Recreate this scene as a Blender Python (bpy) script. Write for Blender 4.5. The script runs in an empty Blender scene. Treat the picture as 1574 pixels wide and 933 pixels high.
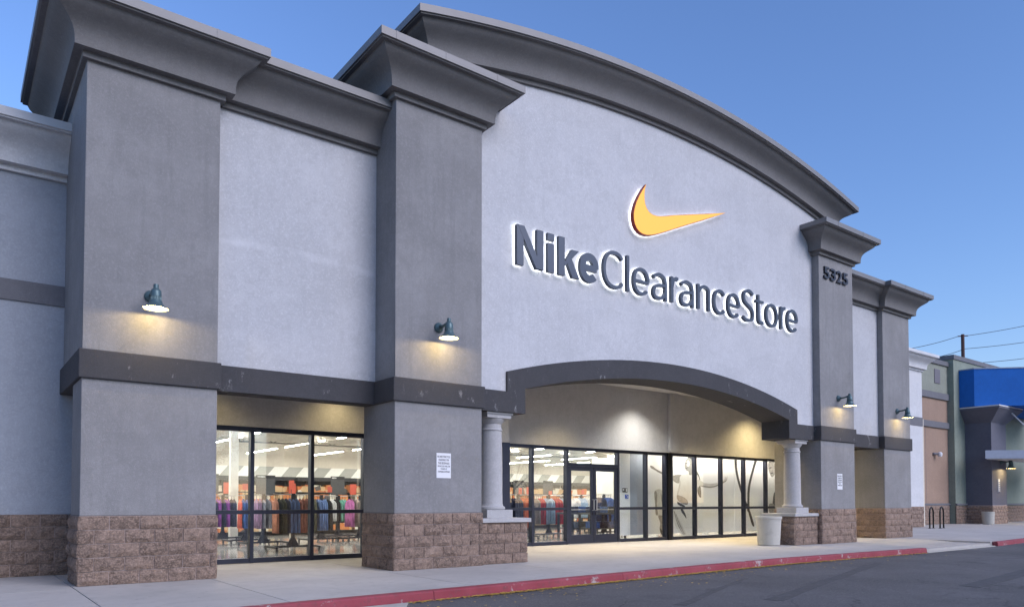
import bpy, bmesh, math, random
from mathutils import Vector, Matrix, noise as mnoise
R = math.radians
random.seed(7)
sc = bpy.context.scene
C = sc.collection

# ------------------------------------------------------------------ camera, sky, light, exposure
cd = bpy.data.cameras.new("camera"); cam = bpy.data.objects.new("camera", cd); C.objects.link(cam)
cam.location = (0, 0, 1.2151)
cam.rotation_euler = (R(90 + 1.6868), 0, R(52.7691 - 90))
cd.sensor_fit = 'HORIZONTAL'; cd.sensor_width = 36
cd.lens = 1140.4859 / 1574 * 36
cd.shift_x = 0.0
cd.shift_y = (738.1476 - 466.5) / 1574
cd.clip_start = 0.05; cd.clip_end = 3000
sc.camera = cam

w = bpy.data.worlds.new("World"); sc.world = w; w.use_nodes = True
wn = w.node_tree.nodes; wl = w.node_tree.links
bg = wn["Background"]
sky = wn.new("ShaderNodeTexSky"); sky.sky_type = 'NISHITA'; sky.sun_disc = False
SUN_EL, SUN_ROT = 14.0, 161.0
sky.sun_elevation = R(SUN_EL); sky.sun_rotation = R(SUN_ROT)
sky.air_density = 1.3; sky.dust_density = 0.0; sky.ozone_density = 5.2
tint = wn.new("ShaderNodeMixRGB"); tint.blend_type = 'MULTIPLY'; tint.inputs[0].default_value = 1.0; tint.inputs[2].default_value = (1.0, 0.86, 1.0, 1)
wl.new(sky.outputs[0], tint.inputs[1]); wl.new(tint.outputs[0], bg.inputs[0]); bg.inputs[1].default_value = 0.142

sd = bpy.data.lights.new("sun", 'SUN'); sun = bpy.data.objects.new("sun", sd); C.objects.link(sun)
sd.energy = 1.40; sd.angle = R(40); sd.color = (1.0, 0.93, 0.97)
sdir = Vector((math.sin(R(SUN_ROT)) * math.cos(R(33)), math.cos(R(SUN_ROT)) * math.cos(R(33)), math.sin(R(33))))
sun.rotation_euler = sdir.to_track_quat('Z', 'Y').to_euler()
sun.location = (0, -20, 30)

vs = sc.view_settings
vs.view_transform = 'Standard'; vs.look = 'None'; vs.gamma = 1; vs.exposure = 0.90; vs.use_curve_mapping = False
cy = sc.cycles
cy.use_denoising = True
try: cy.denoiser = 'OPENIMAGEDENOISE'
except Exception: pass
cy.max_bounces = 7; cy.diffuse_bounces = 3; cy.glossy_bounces = 4; cy.transmission_bounces = 6; cy.transparent_max_bounces = 12
cy.sample_clamp_indirect = 4.0; cy.caustics_reflective = False; cy.caustics_refractive = False

# ------------------------------------------------------------------ materials
def lin(c): return tuple((x / 12.92 if x <= 0.04045 else ((x + 0.055) / 1.055) ** 2.4) for x in c)
MATS = {}
class NT:
    def __init__(s, name):
        s.m = bpy.data.materials.new(name); s.m.use_nodes = True
        s.n = s.m.node_tree.nodes; s.l = s.m.node_tree.links
        s.b = s.n["Principled BSDF"]; s.out = s.n["Material Output"]
        MATS[name] = s.m
    def new(s, t, **k):
        x = s.n.new(t)
        for a, v in k.items(): setattr(x, a, v)
        return x
    def pos(s, scale=(1, 1, 1), obj=False):
        g = s.new("ShaderNodeTexCoord") if obj else s.new("ShaderNodeNewGeometry")
        mp = s.new("ShaderNodeMapping"); mp.inputs["Scale"].default_value = scale
        s.l.new(g.outputs["Object" if obj else "Position"], mp.inputs["Vector"]); return mp.outputs[0]
    def noise(s, vec, scale, detail=4, rough=0.55):
        t = s.new("ShaderNodeTexNoise"); t.inputs["Scale"].default_value = scale
        t.inputs["Detail"].default_value = detail; t.inputs["Roughness"].default_value = rough
        s.l.new(vec, t.inputs["Vector"]); return t.outputs["Fac"]
    def ramp(s, fac, a, b, ca=(0, 0, 0, 1), cb=(1, 1, 1, 1)):
        r = s.new("ShaderNodeValToRGB"); e = r.color_ramp.elements
        e[0].position = a; e[1].position = b; e[0].color = ca; e[1].color = cb
        s.l.new(fac, r.inputs[0]); return r.outputs[0]
    def math(s, op, a, b=None):
        m = s.new("ShaderNodeMath", operation=op)
        for i, v in enumerate((a, b)):
            if v is None: continue
            if isinstance(v, (int, float)): m.inputs[i].default_value = v
            else: s.l.new(v, m.inputs[i])
        return m.outputs[0]
    def mix(s, fac, a, b, mode='MIX'):
        m = s.new("ShaderNodeMixRGB", blend_type=mode)
        for i, v in enumerate((fac, a, b)):
            if isinstance(v, (int, float)): m.inputs[i].default_value = v
            elif isinstance(v, tuple): m.inputs[i].default_value = v if len(v) == 4 else v + (1,)
            else: s.l.new(v, m.inputs[i])
        return m.outputs[0]
    def color(s, c):
        if isinstance(c, tuple): s.b.inputs["Base Color"].default_value = c if len(c) == 4 else c + (1,)
        else: s.l.new(c, s.b.inputs["Base Color"])
    def bump(s, h, strength, dist=0.01):
        b = s.new("ShaderNodeBump"); b.inputs["Strength"].default_value = strength; b.inputs["Distance"].default_value = dist
        s.l.new(h, b.inputs["Height"]); s.l.new(b.outputs[0], s.b.inputs["Normal"])
    def rough(s, r): s.b.inputs["Roughness"].default_value = r

def sc4(c, k): return tuple(max(0, min(1, x * k)) for x in c[:3]) + (1,)

def stucco(name, col, var=0.10, streak=0.10, scuff=0.0, ghost=False):
    t = NT(name); p = t.pos(); ps = t.pos((1.6, 1.6, 0.12)); pf = t.pos()
    n1 = t.ramp(t.noise(p, 0.9, 6, 0.62), 0.32, 0.70)
    n2 = t.ramp(t.noise(ps, 4.2, 6, 0.65), 0.50, 0.72)
    c = t.mix(n1, sc4(col, 1 - var), sc4(col, 1 + var))
    c = t.mix(t.math('MULTIPLY', n2, streak * 4), c, sc4(col, 0.72))
    n3 = t.ramp(t.noise(pf, 7.0, 6, 0.7), 0.45, 0.62)
    c = t.mix(t.math('MULTIPLY', n3, 0.55), c, sc4(col, 0.84))
    n6 = t.ramp(t.noise(pf, 24.0, 5, 0.7), 0.50, 0.66)
    c = t.mix(t.math('MULTIPLY', n6, 0.65), c, sc4(col, 1.20))
    n8 = t.ramp(t.noise(pf, 38.0, 4, 0.7), 0.42, 0.64)
    c = t.mix(t.math('MULTIPLY', n8, 0.42), c, sc4(col, 0.78))
    n9 = t.ramp(t.noise(t.pos((1.0, 1.0, 2.2)), 0.55, 3, 0.5), 0.52, 0.56)
    c = t.mix(t.math('MULTIPLY', n9, 0.16), c, sc4(col, 1.16))
    n7 = t.ramp(t.noise(pf, 2.4, 7, 0.7), 0.54, 0.64)
    c = t.mix(t.math('MULTIPLY', n7, 0.45), c, sc4(col, 0.88))
    if scuff:
        pz = t.pos((1.0, 1.0, 0.5))
        n4 = t.ramp(t.noise(pz, 5.5, 8, 0.72), 0.60, 0.70)
        n5 = t.ramp(t.noise(p, 0.8, 2, 0.5), 0.45, 0.6)
        c = t.mix(t.math('MULTIPLY', t.math('MULTIPLY', n4, n5), scuff), c, (0.45, 0.45, 0.45, 1))
    if ghost:
        g = t.new("ShaderNodeNewGeometry"); sp = t.new("ShaderNodeSeparateXYZ"); t.l.new(g.outputs["Position"], sp.inputs[0])
        dx = t.math('SUBTRACT', sp.outputs[0], 4.6)
        arc = t.math('SUBTRACT', 5.56, t.math('MULTIPLY', t.math('MULTIPLY', dx, dx), 0.035))
        dz = t.math('ADD', t.math('ABSOLUTE', t.math('SUBTRACT', sp.outputs[2], arc)), t.math('GREATER_THAN', sp.outputs[0], 10.0))
        band = t.ramp(dz, 0.02, 0.10, (1, 1, 1, 1), (0, 0, 0, 1))
        c = t.mix(t.math('MULTIPLY', band, t.math('MULTIPLY', t.ramp(t.noise(p, 2.5, 4), 0.42, 0.62), 0.42)), c, sc4(col, 1.35))
    t.color(c); t.rough(0.92)
    h = t.mix(0.5, t.noise(pf, 55, 5, 0.6), t.noise(pf, 160, 3, 0.6))
    t.bump(h, 0.55, 0.016)
    return t.m

def plain(name, col, rough=0.5, metal=0.0, var=0.06, nscale=6, bump=0.0, obj=False, spec=None):
    t = NT(name); p = t.pos(obj=obj)
    n = t.ramp(t.noise(p, nscale, 5, 0.6), 0.3, 0.7)
    t.color(t.mix(n, sc4(col, 1 - var), sc4(col, 1 + var))); t.rough(rough); t.b.inputs["Metallic"].default_value = metal
    if spec is not None: t.b.inputs["Specular IOR Level"].default_value = spec
    if bump: t.bump(t.noise(p, nscale * 12, 4), bump, 0.006)
    return t.m

def emit(name, col, strength):
    t = NT(name); t.color(tuple(col) + (1,)); t.b.inputs["Emission Color"].default_value = tuple(col) + (1,)
    t.b.inputs["Emission Strength"].default_value = strength; return t.m

def blockmat(name, col):
    t = NT(name); p = t.pos(); oi = t.new("ShaderNodeObjectInfo")
    base = t.mix(oi.outputs["Random"], sc4(col, 0.70), sc4(col, 1.25))
    n = t.ramp(t.noise(p, 9, 7, 0.68), 0.34, 0.66)
    c = t.mix(t.math('MULTIPLY', n, 0.85), base, sc4(col, 0.34))
    n0 = t.ramp(t.noise(p, 20, 6, 0.72), 0.44, 0.60)
    c = t.mix(t.math('MULTIPLY', n0, 0.5), c, sc4(col, 1.35))
    n2 = t.ramp(t.noise(p, 40, 4, 0.6), 0.5, 0.68)
    c = t.mix(t.math('MULTIPLY', n2, 0.55), c, sc4(col, 1.65))
    t.color(c); t.rough(0.95)
    t.bump(t.mix(0.5, t.noise(p, 16, 7, 0.75), t.noise(p, 55, 4, 0.65)), 1.0, 0.06)
    return t.m

stucco("panel", (0.50, 0.503, 0.522), 0.09, 0.07, ghost=True)
stucco("wallface", (0.55, 0.552, 0.572), 0.08, 0.07)
stucco("pierface", (0.255, 0.250, 0.252), 0.20, 0.18)
stucco("bandface", (0.060, 0.059, 0.064), 0.14, 0.06, scuff=0.6)
stucco("corniceface", (0.178, 0.173, 0.172), 0.12, 0.10)
stucco("wingface", (0.36, 0.385, 0.43), 0.06, 0.06)
stucco("wingwhite", (0.62, 0.62, 0.63), 0.05, 0.05)
stucco("wingband", (0.17, 0.17, 0.185), 0.08, 0.04)
stucco("headerface", (0.46, 0.465, 0.49), 0.08, 0.06)
stucco("columnface", (0.46, 0.45, 0.45), 0.05, 0.03)
stucco("olive", (0.27, 0.285, 0.235), 0.10, 0.06)
stucco("tanface", (0.34, 0.235, 0.175), 0.10, 0.08)
stucco("greenface", (0.25, 0.285, 0.235), 0.10, 0.07)
stucco("darkpier", (0.13, 0.13, 0.16), 0.08, 0.05)
stucco("bluesign", (0.010, 0.13, 0.48), 0.10, 0.05)
plain("coping", (0.205, 0.20, 0.202), 0.55, 0.3, 0.06, 2.0)
plain("whitecoping", (0.62, 0.62, 0.63), 0.6, 0.0, 0.05, 2.0)
blockmat("splitblock", (0.320, 0.228, 0.178))
plain("mortar", (0.42, 0.33, 0.30), 0.95, 0, 0.12, 40, 0.5)
plain("frame", (0.030, 0.034, 0.055), 0.38, 0.55, 0.1, 4)
plain("blackmetal", (0.012, 0.012, 0.014), 0.4, 0.6, 0.1, 4)
plain("steel", (0.55, 0.55, 0.56), 0.28, 1.0, 0.05, 4)
plain("lampgreen", (0.085, 0.140, 0.155), 0.42, 0.35, 0.10, 14, obj=True)
plain("lampwhite", (0.55, 0.50, 0.40), 0.5)
plain("sheetwhite", (0.74, 0.74, 0.76), 0.5, 0, 0.03)
plain("ink", (0.02, 0.02, 0.03), 0.6)
plain("numblack", (0.020, 0.020, 0.030), 0.45, 0.2)
plain("lettergrey", (0.060, 0.072, 0.098), 0.42, 0.3, 0.06, 3)
plain("darkred", (0.30, 0.016, 0.010), 0.4)
emit("halo", (0.93, 0.96, 1.0), 2.3)
emit("emblemface", (1.0, 0.50, 0.062), 0.62); MATS["emblemface"].node_tree.nodes["Principled BSDF"].inputs["Base Color"].default_value = (0.20, 0.05, 0.005, 1)
emit("warmlamp", (1.0, 0.80, 0.46), 6.0)
emit("whitelamp", (1.0, 0.93, 0.80), 14.0)
emit("ledstrip", (1.0, 0.95, 0.86), 115.0)
emit("postertop", (1.0, 0.89, 0.76), 27.0)
emit("panellight", (1.0, 0.98, 0.95), 2.0)

# glass: thin architectural sheet
t = NT("glass"); t.n.remove(t.b)
tr = t.new("ShaderNodeBsdfTransparent"); tr.inputs[0].default_value = (0.93, 0.96, 0.97, 1)
gl = t.new("ShaderNodeBsdfGlossy"); gl.inputs["Roughness"].default_value = 0.004
fr = t.new("ShaderNodeFresnel"); geo = t.new("ShaderNodeNewGeometry"); ior = t.new("ShaderNodeMix"); ior.data_type = 'FLOAT'
ior.inputs[2].default_value = 1.88; ior.inputs[3].default_value = 1 / 1.88; t.l.new(geo.outputs["Backfacing"], ior.inputs[0]); t.l.new(ior.outputs[0], fr.inputs[0])
mx = t.new("ShaderNodeMixShader"); t.l.new(fr.outputs[0], mx.inputs[0]); t.l.new(tr.outputs[0], mx.inputs[1]); t.l.new(gl.outputs[0], mx.inputs[2])
t.l.new(mx.outputs[0], t.out.inputs[0])

# asphalt
t = NT("asphalt"); p = t.pos()
n1 = t.ramp(t.noise(p, 0.35, 6, 0.65), 0.35, 0.68)
c = t.mix(n1, (0.100, 0.097, 0.100, 1), (0.160, 0.155, 0.160, 1))
n2 = t.ramp(t.noise(p, 3.0, 8, 0.75), 0.52, 0.70)
c = t.mix(t.math('MULTIPLY', n2, 0.6), c, (0.15, 0.145, 0.14, 1))
n3 = t.ramp(t.noise(p, 34, 4, 0.75), 0.54, 0.66)
c = t.mix(t.math('MULTIPLY', n3, 0.8), c, (0.25, 0.24, 0.23, 1))
n3 = t.ramp(t.noise(p, 41, 4, 0.75), 0.54, 0.66)
c = t.mix(t.math('MULTIPLY', n3, 0.7), c, (0.03, 0.03, 0.032, 1))
wp = t.new("ShaderNodeVectorMath", operation='ADD'); nz = t.new("ShaderNodeTexNoise"); nz.inputs["Scale"].default_value = 1.3; nz.inputs["Detail"].default_value = 6; t.l.new(p, nz.inputs["Vector"])
t.l.new(p, wp.inputs[0]); t.l.new(nz.outputs["Color"], wp.inputs[1])
vc = t.new("ShaderNodeTexVoronoi", feature='DISTANCE_TO_EDGE'); vc.inputs["Scale"].default_value = 0.55; t.l.new(wp.outputs[0], vc.inputs["Vector"])
crk = t.ramp(vc.outputs["Distance"], 0.004, 0.014, (1, 1, 1, 1), (0, 0, 0, 1))
crk = t.math('MULTIPLY', crk, t.ramp(t.noise(p, 0.5, 3), 0.45, 0.6))
c = t.mix(t.math('MULTIPLY', crk, 0.4), c, (0.02, 0.02, 0.022, 1))
oil = t.ramp(t.noise(p, 0.9, 3, 0.5), 0.62, 0.74)
c = t.mix(t.math('MULTIPLY', oil, 0.3), c, (0.035, 0.034, 0.036, 1))
t.color(c); t.rough(0.85); t.bump(t.mix(0.5, t.noise(p, 45, 5, 0.7), t.noise(p, 130, 3)), 1.0, 0.03)
# concrete
def concrete(name, col, var=0.14):
    t = NT(name); p = t.pos()
    oi = t.new("ShaderNodeObjectInfo")
    n1 = t.ramp(t.noise(p, 0.6, 7, 0.65), 0.30, 0.72)
    c = t.mix(n1, sc4(col, 1 - var), sc4(col, 1 + var))
    c = t.mix(t.math('MULTIPLY', oi.outputs["Random"], 0.22), c, sc4(col, 0.75))
    n2 = t.ramp(t.noise(p, 4.5, 8, 0.72), 0.52, 0.66)
    c = t.mix(t.math('MULTIPLY', n2, 0.42), c, sc4(col, 0.66))
    n3 = t.ramp(t.noise(p, 26, 4, 0.7), 0.64, 0.72)
    c = t.mix(t.math('MULTIPLY', n3, 0.35), c, sc4(col, 0.5))
    vg = t.new("ShaderNodeTexVoronoi"); vg.inputs["Scale"].default_value = 2.6; t.l.new(p, vg.inputs["Vector"])
    c = t.mix(t.math('MULTIPLY', t.ramp(vg.outputs["Distance"], 0.045, 0.07, (1, 1, 1, 1), (0, 0, 0, 1)), 0.45), c, sc4(col, 0.42))
    t.color(c); t.rough(0.82); t.bump(t.mix(0.5, t.noise(p, 30, 6, 0.7), t.noise(p, 120, 3)), 0.4, 0.014)
    return t.m
concrete("concrete", (0.46, 0.435, 0.41))
concrete("concretepale", (0.50, 0.47, 0.42), 0.08)
concrete("planterface", (0.50, 0.48, 0.43), 0.06)
# red kerb paint
t = NT("kerbred"); p = t.pos()
n = t.ramp(t.noise(p, 2.1, 9, 0.78), 0.575, 0.615)
n2 = t.ramp(t.noise(p, 1.2, 4, 0.6), 0.3, 0.7)
c = t.mix(n2, (0.24, 0.026, 0.040, 1), (0.33, 0.065, 0.085, 1))
c = t.mix(t.ramp(t.noise(p, 14, 5, 0.7), 0.52, 0.66), c, (0.20, 0.05, 0.06, 1))
c = t.mix(t.math('MULTIPLY', n, 0.8), c, (0.42, 0.39, 0.38, 1))
t.color(c); t.rough(0.75); t.bump(t.noise(p, 40, 5), 0.4, 0.01)
# shop floor
t = NT("shopfloor"); p = t.pos()
c = t.mix(t.ramp(t.noise(p, 1.1, 6, 0.65), 0.3, 0.7), (0.40, 0.385, 0.37, 1), (0.56, 0.54, 0.52, 1))
t.color(c); t.b.inputs["Roughness"].default_value = 0.09; t.b.inputs["Specular IOR Level"].default_value = 0.6
plain("shopceiling", (0.20, 0.17, 0.14), 0.9)
plain("shopwall", (0.62, 0.56, 0.47), 0.9)
plain("trussgrey", (0.13, 0.115, 0.10), 0.7)
plain("shopwhite", (0.74, 0.72, 0.68), 0.7)
plain("fixturegrey", (0.055, 0.058, 0.065), 0.5)
plain("boardgrey", (0.075, 0.078, 0.085), 0.6)
plain("boarddark", (0.030, 0.030, 0.034), 0.6)
plain("rackblack", (0.020, 0.022, 0.032), 0.4, 0.4)
plain("redcard", (0.60, 0.10, 0.06), 0.6)
# diagonal stripes on the back wall (painted graphic)
t = NT("stripes"); g = t.new("ShaderNodeNewGeometry"); sp = t.new("ShaderNodeSeparateXYZ"); t.l.new(g.outputs["Position"], sp.inputs[0])
u = t.math('SUBTRACT', sp.outputs[0], t.math('MULTIPLY', sp.outputs[2], 0.85))
f = t.math('FRACT', t.math('MULTIPLY', u, 0.58))
c = t.mix(t.math('GREATER_THAN', f, 0.5), (0.80, 0.79, 0.75, 1), (0.36, 0.36, 0.33, 1)); t.color(c); t.rough(0.8)
# shoe boxes: coloured by place
t = NT("shoeboxes"); p = t.pos((1, 1, 1)); v = t.new("ShaderNodeTexVoronoi"); v.inputs["Scale"].default_value = 3.1; t.l.new(p, v.inputs["Vector"])
r = t.new("ShaderNodeValToRGB"); r.color_ramp.interpolation = 'CONSTANT'
els = [(0, (0.66, 0.24, 0.08)), (0.34, (0.70, 0.48, 0.26)), (0.55, (0.60, 0.17, 0.05)), (0.68, (0.80, 0.74, 0.62)), (0.88, (0.10, 0.09, 0.09))]
e = r.color_ramp.elements; e[0].position = 0; e[0].color = els[0][1] + (1,); e[1].position = els[1][0]; e[1].color = els[1][1] + (1,)
for po, co in els[2:]:
    q = e.new(po); q.color = co + (1,)
sepc = t.new("ShaderNodeSeparateColor"); t.l.new(v.outputs["Color"], sepc.inputs[0]); t.l.new(sepc.outputs[0], r.inputs[0]); t.color(r.outputs[0]); t.rough(0.7)
def cloth(name, col):
    t = NT(name); p = t.pos(); n = t.noise(t.pos((14, 3, 2)), 3, 4, 0.6)
    t.color(t.mix(t.ramp(n, 0.35, 0.7), sc4(col, 0.55), sc4(col, 1.2))); t.rough(0.9); return t.m
plain("posterpaper", (0.88, 0.87, 0.87), 0.75, 0, 0.03, 0.8)
plain("printlight", (0.58, 0.56, 0.53), 0.8, 0, 0.16, 5)
plain("printpale", (0.76, 0.745, 0.72), 0.8, 0, 0.06, 5)
plain("printmid", (0.26, 0.24, 0.22), 0.8, 0, 0.3, 9)
plain("printdark", (0.035, 0.033, 0.033), 0.8, 0, 0.4, 9)
plain("stickerblue", (0.02, 0.10, 0.55), 0.5)
plain("bark", (0.10, 0.075, 0.055), 0.9, 0, 0.3, 12, 0.5)
plain("twigleaf", (0.060, 0.070, 0.035), 0.8, 0, 0.4, 3)
plain("yellowleaf", (0.58, 0.38, 0.07), 0.8, 0, 0.35, 20)
plain("poleblack", (0.10, 0.055, 0.05), 0.9)
plain("wire", (0.03, 0.03, 0.035), 0.6)
plain("paper", (0.75, 0.75, 0.76), 0.8)
plain("tar", (0.075, 0.073, 0.076), 0.85, 0, 0.3, 8)
plain("canopygrey", (0.30, 0.34, 0.42), 0.6)
plain("ventgrey", (0.16, 0.15, 0.17), 0.7)

# ------------------------------------------------------------------ mesh helpers
def wloc(o):
    v = Vector((0, 0, 0))
    while o is not None:
        v += Vector(o.location); o = o.parent
    return v
def obj(name, me, mat, parent=None, loc=None, rot=None, bevel=0, smooth=None, abs_=True):
    """link mesh; vertices given in world coordinates when abs_ (parent offset is taken out)"""
    if parent is not None and abs_ and loc is None:
        me.transform(Matrix.Translation(-wloc(parent)))
    o = bpy.data.objects.new(name, me); C.objects.link(o); o.parent = parent
    if loc is not None: o.location = Vector(loc) - (wloc(parent) if (parent is not None and abs_) else Vector((0, 0, 0)))
    if rot is not None: o.rotation_euler = rot
    if mat is not None and not me.materials:
        for m in (mat if isinstance(mat, (list, tuple)) else [mat]): me.materials.append(MATS[m])
    if smooth is not None:
        for p_ in me.polygons: p_.use_smooth = True
        me.set_sharp_from_angle(angle=R(smooth))
    if bevel:
        b = o.modifiers.new("bevel", 'BEVEL'); b.width = bevel; b.segments = 2; b.limit_method = 'ANGLE'; b.angle_limit = R(40)
    return o
class MB:
    def __init__(s): s.v = []; s.f = []; s.mi = []; s.cur = 0
    def face(s, pts):
        i = len(s.v); s.v += [tuple(p) for p in pts]; s.f.append(tuple(range(i, i + len(pts)))); s.mi.append(s.cur)
    def box(s, x0, x1, y0, y1, z0, z1):
        i = len(s.v)
        s.v += [(x0, y0, z0), (x1, y0, z0), (x1, y1, z0), (x0, y1, z0), (x0, y0, z1), (x1, y0, z1), (x1, y1, z1), (x0, y1, z1)]
        for q in ((0, 3, 2, 1), (4, 5, 6, 7), (0, 1, 5, 4), (1, 2, 6, 5), (2, 3, 7, 6), (3, 0, 4, 7)):
            s.f.append(tuple(i + k for k in q)); s.mi.append(s.cur)
        return s
    def grid(s, rows, close=False):
        """rows: list of rings with same count"""
        i = len(s.v); n = len(rows[0])
        for r_ in rows: s.v += [tuple(p) for p in r_]
        for a in range(len(rows) - 1):
            for b in range(n if close else n - 1):
                b2 = (b + 1) % n
                s.f.append((i + a * n + b, i + a * n + b2, i + (a + 1) * n + b2, i + (a + 1) * n + b)); s.mi.append(s.cur)
        return s
    def prism(s, pts, d, axis='Y', o=0.0):
        """2D polygon extruded: axis Y -> pts are (x,z), from y=o to y=o+d; axis Z -> (x,y); axis X -> (y,z)"""
        def P(a, b, c): return {'Y': (a, c, b), 'Z': (a, b, c), 'X': (c, a, b)}[axis]
        n = len(pts); i = len(s.v)
        s.v += [P(a, b, o) for a, b in pts] + [P(a, b, o + d) for a, b in pts]
        s.f.append(tuple(range(i, i + n))); s.mi.append(s.cur)
        s.f.append(tuple(range(i + 2 * n - 1, i + n - 1, -1))); s.mi.append(s.cur)
        for k in range(n):
            k2 = (k + 1) % n; s.f.append((i + k2, i + k, i + n + k, i + n + k2)); s.mi.append(s.cur)
        return s
    def lathe(s, prof, cx, cy_, n=24, cap=True):
        rows = [[(cx + r_ * math.cos(2 * math.pi * k / n), cy_ + r_ * math.sin(2 * math.pi * k / n), z) for k in range(n)] for r_, z in prof]
        s.grid(rows, close=True)
        if cap:
            s.face(list(reversed(rows[0]))); s.face(rows[-1])
        return s
    def tube(s, pts, r_, n=8, cap=True, r2=None):
        pts = [Vector(p) for p in pts]; rows = []; m = len(pts)
        for k, p in enumerate(pts):
            d = (pts[min(k + 1, m - 1)] - pts[max(k - 1, 0)]).normalized()
            a = d.orthogonal().normalized() if k == 0 else (a - d * a.dot(d)).normalized()
            b = d.cross(a); rr = r_ if r2 is None else r_ + (r2 - r_) * k / (m - 1)
            rows.append([p + rr * (math.cos(2 * math.pi * j / n) * a + math.sin(2 * math.pi * j / n) * b) for j in range(n)])
        s.grid(rows, close=True)
        if cap: s.face(list(reversed(rows[0]))); s.face(rows[-1])
        return s
    def mesh(s, name="m"):
        me = bpy.data.meshes.new(name); me.from_pydata(s.v, [], s.f)
        if any(s.mi): me.polygons.foreach_set("material_index", s.mi)
        me.update(); bm = bmesh.new(); bm.from_mesh(me); bmesh.ops.remove_doubles(bm, verts=bm.verts, dist=1e-5)
        bmesh.ops.recalc_face_normals(bm, faces=bm.faces); bm.to_mesh(me); bm.free(); return me
    def build(s, name, mat, parent=None, **k): return obj(name, s.mesh(name), mat, parent, **k)
def box(*a): return MB().box(*a)
def empty(name, loc, label=None, cat=None, group=None, rz=0):
    o = bpy.data.objects.new(name, None); C.objects.link(o); o.location = loc; o.rotation_euler = (0, 0, rz); o.empty_display_size = 0.2
    if label: tag(o, label, cat, group)
    return o
def tag(o, label, cat, group=None):
    o["label"] = label; o["category"] = cat
    if group: o["group"] = group
    return o
def copy_tree(o, parent=None):
    c = o.copy(); C.objects.link(c); c.parent = parent
    for ch in list(o.children): copy_tree(ch, c)
    return c
def text_mesh(s, size=1.0, extrude=0.01, offset=0.0, res=6):
    cu = bpy.data.curves.new("txt", 'FONT'); cu.body = s; cu.size = size; cu.extrude = extrude; cu.offset = offset; cu.resolution_u = res
    cu.align_x = 'CENTER'
    o = bpy.data.objects.new("txt", cu); C.objects.link(o)
    dg = bpy.context.evaluated_depsgraph_get(); me = bpy.data.meshes.new_from_object(o.evaluated_get(dg))
    bpy.data.objects.remove(o); bpy.data.curves.remove(cu); me.materials.clear(); return me
def fit_text(me, x0, x1, z0, z1, yf, depth):
    """map flat text mesh (xy plane, z depth) into wall plane facing -Y, fitted to the box"""
    xs = [v.co.x for v in me.vertices]; ys = [v.co.y for v in me.vertices]; zs = [v.co.z for v in me.vertices]
    ax, bx, ay, by, az, bz = min(xs), max(xs), min(ys), max(ys), min(zs), max(zs)
    for v in me.vertices:
        x, y, z = v.co
        v.co = (x0 + (x - ax) / (bx - ax) * (x1 - x0), yf + (1 - (z - az) / max(bz - az, 1e-6)) * depth, z0 + (y - ay) / (by - ay) * (z1 - z0))
    me.update(); return me

# ------------------------------------------------------------------ measured dimensions
a0, a1, b0, b1, c0, c1, d0, d1 = 1.517, 3.42, 6.3145, 8.2042, 20.269, 22.167, 25.2026, 27.093
yA, yB, yP, yC, yW, yS, yE = 12.34, 11.764, 12.53, 11.99, 14.55, 15.05, 16.10
z1, z2, zA, zB = 3.0275, 3.4528, 7.7276, 8.4967
bp = 0.05
PROF = [(0.0, 0.0), (0.065, 0.0), (0.065, 0.085), (0.075, 0.095), (0.183, 0.098), (0.183, 0.16), (0.186, 0.22), (0.198, 0.285), (0.222, 0.345), (0.262, 0.40), (0.315, 0.45),
        (0.375, 0.495), (0.428, 0.535), (0.468, 0.575), (0.492, 0.615), (0.50, 0.635), (0.575, 0.637), (0.575, 0.662)]
CAP = [(0.575, 0.662), (0.608, 0.664), (0.608, 0.80), (0.30, 0.815), (-0.05, 0.815)]

def ring_cornice(prof, x0, x1, yf, yb, zb, left=True, right=True):
    m = MB(); rows = []
    for o_, h in prof:
        r_ = []
        r_ += [(x0 - o_, yb, zb + h), (x0 - o_, yf - o_, zb + h)] if left else [(x0, yf - o_, zb + h)]
        r_ += [(x1 + o_, yf - o_, zb + h), (x1 + o_, yb, zb + h)] if right else [(x1, yf - o_, zb + h)]
        rows.append(r_)
    m.grid(rows); return m

def rough_block(wd, ht, dp, seed, nx=6, nz=3, amp=0.052):
    """split-face block: front at -y rough, local origin at left-bottom of the joint plane"""
    rnd = random.Random(seed); m = MB(); rows = []
    for j in range(nz + 1):
        row = []
        for i in range(nx + 1):
            x = wd * i / nx; z = ht * j / nz
            edge = min(i, nx - i, j, nz - j)
            n_ = mnoise.noise(Vector((x * 7 + seed * 3.1, z * 9, seed * 1.7))) * 0.5 + 0.5
            d = (0.012 if edge == 0 else 0.022) + amp * (n_ if edge else n_ * 0.55) * rnd.uniform(0.55, 1.2)
            if 0 < i < nx: x += rnd.uniform(-.2, .2) * wd / nx
            if 0 < j < nz: z += rnd.uniform(-.2, .2) * ht / nz
            row.append((x, -d, z))
        rows.append(row)
    m.grid(rows)
    bk = 0.03
    m.grid([[(p[0], p[1], p[2]) for p in rows[0]], [(p[0], bk, p[2]) for p in rows[0]]])
    m.grid([[(p[0], p[1], p[2]) for p in rows[-1]], [(p[0], bk, p[2]) for p in rows[-1]]])
    m.grid([[r_[0] for r_ in rows], [(0, bk, r_[0][2]) for r_ in rows]])
    m.grid([[r_[-1] for r_ in rows], [(wd, bk, r_[-1][2]) for r_ in rows]])
    return m
BW, BH, CO = 0.393, 0.190, 0.2032
FULL = [rough_block(BW, BH, .03, s).mesh("block_full") for s in range(1, 9)]
HALF = [rough_block(BW / 2 - .003, BH, .03, s, nx=3).mesh("block_half") for s in range(20, 25)]
for me in FULL + HALF: me.materials.append(MATS["splitblock"])
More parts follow.
